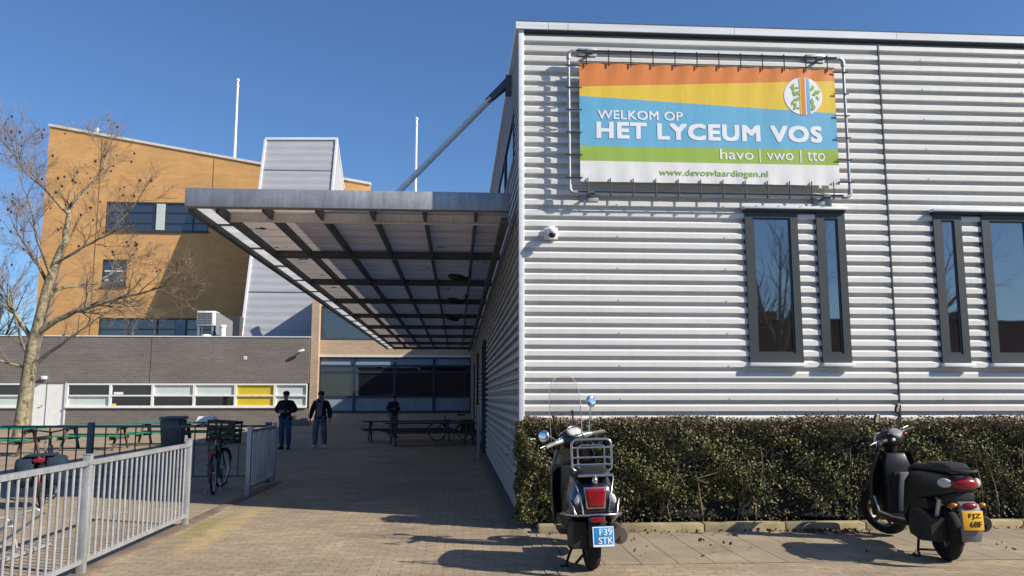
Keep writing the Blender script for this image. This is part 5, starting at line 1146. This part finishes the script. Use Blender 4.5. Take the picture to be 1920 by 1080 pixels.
# ------------------------------------------------------------------ people
def skin(name, joints, edges, mat, parent, sub=1):
    keys = list(joints); me = bpy.data.meshes.new(name)
    me.from_pydata([joints[k_][0] for k_ in keys], [(keys.index(a), keys.index(b_)) for a, b_ in edges], [])
    o = bpy.data.objects.new(name, me); COL.objects.link(o); o.modifiers.new('skin', 'SKIN').use_smooth_shade = True
    for i, k_ in enumerate(keys):
        r = joints[k_][1]; sv_ = me.skin_vertices[0].data[i]; sv_.radius = r if isinstance(r, tuple) else (r, r); sv_.use_root = (i == 0)
    s_ = o.modifiers.new('sub', 'SUBSURF'); s_.levels = s_.render_levels = sub
    dg = bpy.context.evaluated_depsgraph_get(); dg.update(); me2 = bpy.data.meshes.new_from_object(o.evaluated_get(dg)); o.modifiers.clear(); o.data = me2; bpy.data.meshes.remove(me)
    me2.name = name; me2.materials.clear(); me2.materials.append(MATS[mat]); me2.shade_smooth(); o.parent = parent; return o
def person(label, loc, rz, pose, h=1.0, jacket='black_cloth', trousers='denim_blue', shoes='black_plastic', shirt=None, cap=False, group=None):
    p = thing('person', label, 'person', loc, group)
    V = lambda *a: tuple(v * h for v in a)
    J = dict(pelvis=(V(0, 0, .93), .12), waist=(V(0, 0, 1.05), (.13, .09)), chest=(V(0, .01, 1.24), (.14, .10)), ctop=(V(0, .01, 1.355), (.085, .075)), neck=(V(0, 0, 1.44), .055), jaw=(V(0, -.025, 1.50), (.058, .068)), skull=(V(0, -.005, 1.585), (.082, .098)), crown=(V(0, .005, 1.655), (.06, .075)))
    E = [('pelvis', 'waist'), ('waist', 'chest'), ('chest', 'ctop'), ('ctop', 'neck'), ('neck', 'jaw'), ('jaw', 'skull'), ('skull', 'crown')]
    for s_, sd in ((-1, 'l'), (1, 'r')):
        ps = pose[sd]; kn, an, toe = ps['knee'], ps['ankle'], ps['toe']; elb, wr = ps['elbow'], ps['wrist']; hd = (Vector(ps['hand']) - Vector(wr)).normalized()
        J['sh' + sd] = (V(s_ * .175, .015, 1.35), .052); J['el' + sd] = (V(*elb), .045); J['wr' + sd] = (V(*wr), .029)
        palm = Vector(wr) + hd * .07; J['pa' + sd] = (V(*palm), (.036, .018))
        J['hp' + sd] = (V(s_ * .095, 0, .87), .088); J['kn' + sd] = (V(*kn), .058); J['an' + sd] = (V(*an), .038); J['to' + sd] = (V(*toe), .032)
        E += [('ctop', 'sh' + sd), ('sh' + sd, 'el' + sd), ('el' + sd, 'wr' + sd), ('wr' + sd, 'pa' + sd), ('pelvis', 'hp' + sd), ('hp' + sd, 'kn' + sd), ('kn' + sd, 'an' + sd), ('an' + sd, 'to' + sd)]
        side = Vector(ps.get('side', (0, -1, 0))); curl = Vector(ps.get('curl', (-s_, 0, 0)))
        for i in range(4):
            L_ = (.075, .085, .08, .06)[i]; b0_ = palm + hd * .02 + side * (.027 - .018 * i); k1 = b0_ + hd * L_ * .55 + curl * .008; k2 = k1 + hd * L_ * .35 + curl * .025
            J[f'f{sd}{i}a'] = (V(*k1), .0095); J[f'f{sd}{i}b'] = (V(*k2), .008); E += [('pa' + sd, f'f{sd}{i}a'), (f'f{sd}{i}a', f'f{sd}{i}b')]
        t1 = palm - hd * .02 + side * .042; t2 = t1 + hd * .045 + side * .012 + curl * .01; J[f't{sd}a'] = (V(*t1), .012); J[f't{sd}b'] = (V(*t2), .009); E += [('pa' + sd, f't{sd}a'), (f't{sd}a', f't{sd}b')]
    J['nose'] = (V(0, -.108, 1.555), .012); E.append(('skull', 'nose'))
    for s_, sd in ((-1, 'l'), (1, 'r')): J['ear' + sd] = (V(s_ * .085, .01, 1.56), (.012, .02)); E.append(('skull', 'ear' + sd))
    bodyo = skin('body', J, E, 'skin', p)
    def sub(keys, edges, grow, name, mat, extra={}):
        JJ = {}
        for k_ in keys:
            r = J[k_][1]; g_ = grow.get(k_, .02); JJ[k_] = (J[k_][0], tuple(x + g_ for x in r) if isinstance(r, tuple) else r + g_)
        JJ.update(extra); return skin(name, JJ, edges, mat, p)
    up = ['chest', 'waist', 'ctop', 'shl', 'shr', 'ell', 'elr', 'wrl', 'wrr']
    ex = dict(hem=(V(0, 0, .92), (.215, .165)), hem2=(V(0, 0, .835), (.22, .172)), collar=(V(0, .015, 1.44), (.085, .08)))
    sub(up, [('chest', 'waist'), ('waist', 'hem'), ('hem', 'hem2'), ('chest', 'ctop'), ('ctop', 'collar'), ('ctop', 'shl'), ('ctop', 'shr'), ('shl', 'ell'), ('shr', 'elr'), ('ell', 'wrl'), ('elr', 'wrr')], dict(chest=.05, waist=.055, ctop=.035, shl=.042, shr=.042, ell=.045, elr=.045, wrl=.028, wrr=.028), 'jacket', jacket, ex)
    tr = dict(cl=(V(*[a + b_ for a, b_ in zip(pose['l']['ankle'], (0, 0, -.01))]), .08), cr=(V(*[a + b_ for a, b_ in zip(pose['r']['ankle'], (0, 0, -.01))]), .08))
    sub(['pelvis', 'hpl', 'hpr', 'knl', 'knr'], [('pelvis', 'hpl'), ('pelvis', 'hpr'), ('hpl', 'knl'), ('hpr', 'knr'), ('knl', 'cl'), ('knr', 'cr')], dict(pelvis=.022, hpl=.02, hpr=.02, knl=.05, knr=.05), 'trousers', trousers, tr)
    for sd in 'lr':
        a, t_ = Vector(pose[sd]['ankle']), Vector(pose[sd]['toe']); d = (t_ - a); d.z = 0; d.normalize(); c = Vector((a.x, a.y, 0)) + d * .07
        m = MB(); q = Vector((-d.y, d.x, 0)); zb = max(0, a.z - .085)
        m.loft([[tuple((c + d * u + q * x * w_ + Vector((0, 0, zb + z * hh))) * h) for x, z in ((-1, 0), (1, 0), (1, .5), (.5, 1), (-.5, 1), (-1, .5))] for u, w_, hh in ((-.13, .034, .07), (-.10, .042, .10), (.0, .045, .09), (.10, .046, .055), (.15, .03, .035))]); m.build('shoe', shoes, p, smooth=60, world=False)
    m = MB(); m.ell(V(0, .015, 1.625), V(.10, .115, .085), 18, 10); m.build('hair' if not cap else 'cap', 'hair_black', p, smooth=60, world=False)
    if cap: m = MB(); m.ell(V(0, -.10, 1.625), V(.07, .07, .012), 14, 6); m.build('cap_peak', 'hair_black', p, smooth=60, world=False)
    for s_ in (-1, 1): m = MB(); m.ell(V(s_ * .030, -.088, 1.575), V(.012, .010, .009), 8, 6); m.build('eye', 'eye_dark', p, smooth=60, world=False)
    m = MB(); m.ell(V(0, -.088, 1.512), V(.022, .008, .006), 8, 6); m.build('mouth', 'brown_wood', p, smooth=60, world=False)
    if shirt:
        m = MB(); m.loft([[V(x * w_, y_, z) for x, y_ in ((-1, -.125 - dy), (-.4, -.15 - dy), (.4, -.15 - dy), (1, -.125 - dy), (1, -.10), (-1, -.10))] for w_, z, dy in ((.085, .93, .05), (.085, 1.08, .05), (.08, 1.24, .035), (.05, 1.36, -.01))]); m.build('shirt', shirt, p, smooth=50, world=False)
        for s_ in (-1, 1): m = MB(); m.tube([V(s_ * .075, -.17, 1.26), V(s_ * .085, -.15, 1.36), V(s_ * .09, -.08, 1.44), V(s_ * .06, .06, 1.47)], [.012, .022, .034, .03], 8); m.build('hood', shirt, p, smooth=60, world=False)
    p.rotation_euler.z = R(rz); return p
p1 = dict(l=dict(knee=(-.095, -.05, .49), ankle=(-.085, .02, .09), toe=(-.095, -.13, .03), elbow=(-.31, .05, 1.13), wrist=(-.12, -.19, 1.08), hand=(-.02, -.23, 1.09), side=(0, 0, 1), curl=(0, 1, 0)),
          r=dict(knee=(.10, .0, .49), ankle=(.10, .06, .09), toe=(.12, -.09, .03), elbow=(.31, .05, 1.13), wrist=(.14, -.19, 1.09), hand=(.05, -.23, 1.11), side=(0, 0, 1), curl=(0, 1, 0)))
person('person in black hooded jacket and blue jeans holding a phone with both hands', (-5.37, 26.7, 0), -8, p1, 1.06)
ph = MB(); ph.obox((-5.33, 26.41, 1.18), (.075, .012, .14), Matrix.Rotation(R(-40), 3, 'X')); o = ph.build('phone', 'black_plastic', None, bevel=.006, loc=(-5.33, 26.41, 1.12)); tag(o, 'dark phone held in the hands of the walker in blue jeans', 'phone')
p2 = dict(l=dict(knee=(-.12, -.10, .50), ankle=(-.13, -.08, .09), toe=(-.16, -.22, .035), elbow=(-.27, .05, 1.10), wrist=(-.30, -.03, .86), hand=(-.30, -.05, .74), side=(0, -1, 0), curl=(1, 0, 0)),
          r=dict(knee=(.11, .04, .49), ankle=(.12, .14, .10), toe=(.15, .0, .03), elbow=(.27, .05, 1.10), wrist=(.29, -.02, .86), hand=(.29, -.04, .74), side=(0, -1, 0), curl=(-1, 0, 0)))
person('person in open dark jacket over grey hoodie with faded jeans and white shoes', (-4.35, 27.1, 0), -2, p2, 1.06, 'black_cloth', 'denim_grey', 'shoe_white', 'grey_cloth', True)
p3 = dict(l=dict(knee=(-.10, -.02, .49), ankle=(-.10, .02, .09), toe=(-.11, -.13, .03), elbow=(-.28, .04, 1.12), wrist=(-.14, -.2, 1.12), hand=(-.05, -.25, 1.16), side=(0, 0, 1), curl=(0, 1, 0)),
          r=dict(knee=(.10, -.02, .49), ankle=(.10, .02, .09), toe=(.11, -.13, .03), elbow=(.27, .06, 1.10), wrist=(.16, -.2, 1.20), hand=(.10, -.24, 1.28), side=(0, 0, 1), curl=(0, 1, 0)))
person('person in navy jacket standing behind the shaded picnic tables', (-2.55, 34.0, 0), 35, p3, 1.0, 'navy_fabric', 'denim_grey', 'black_plastic')
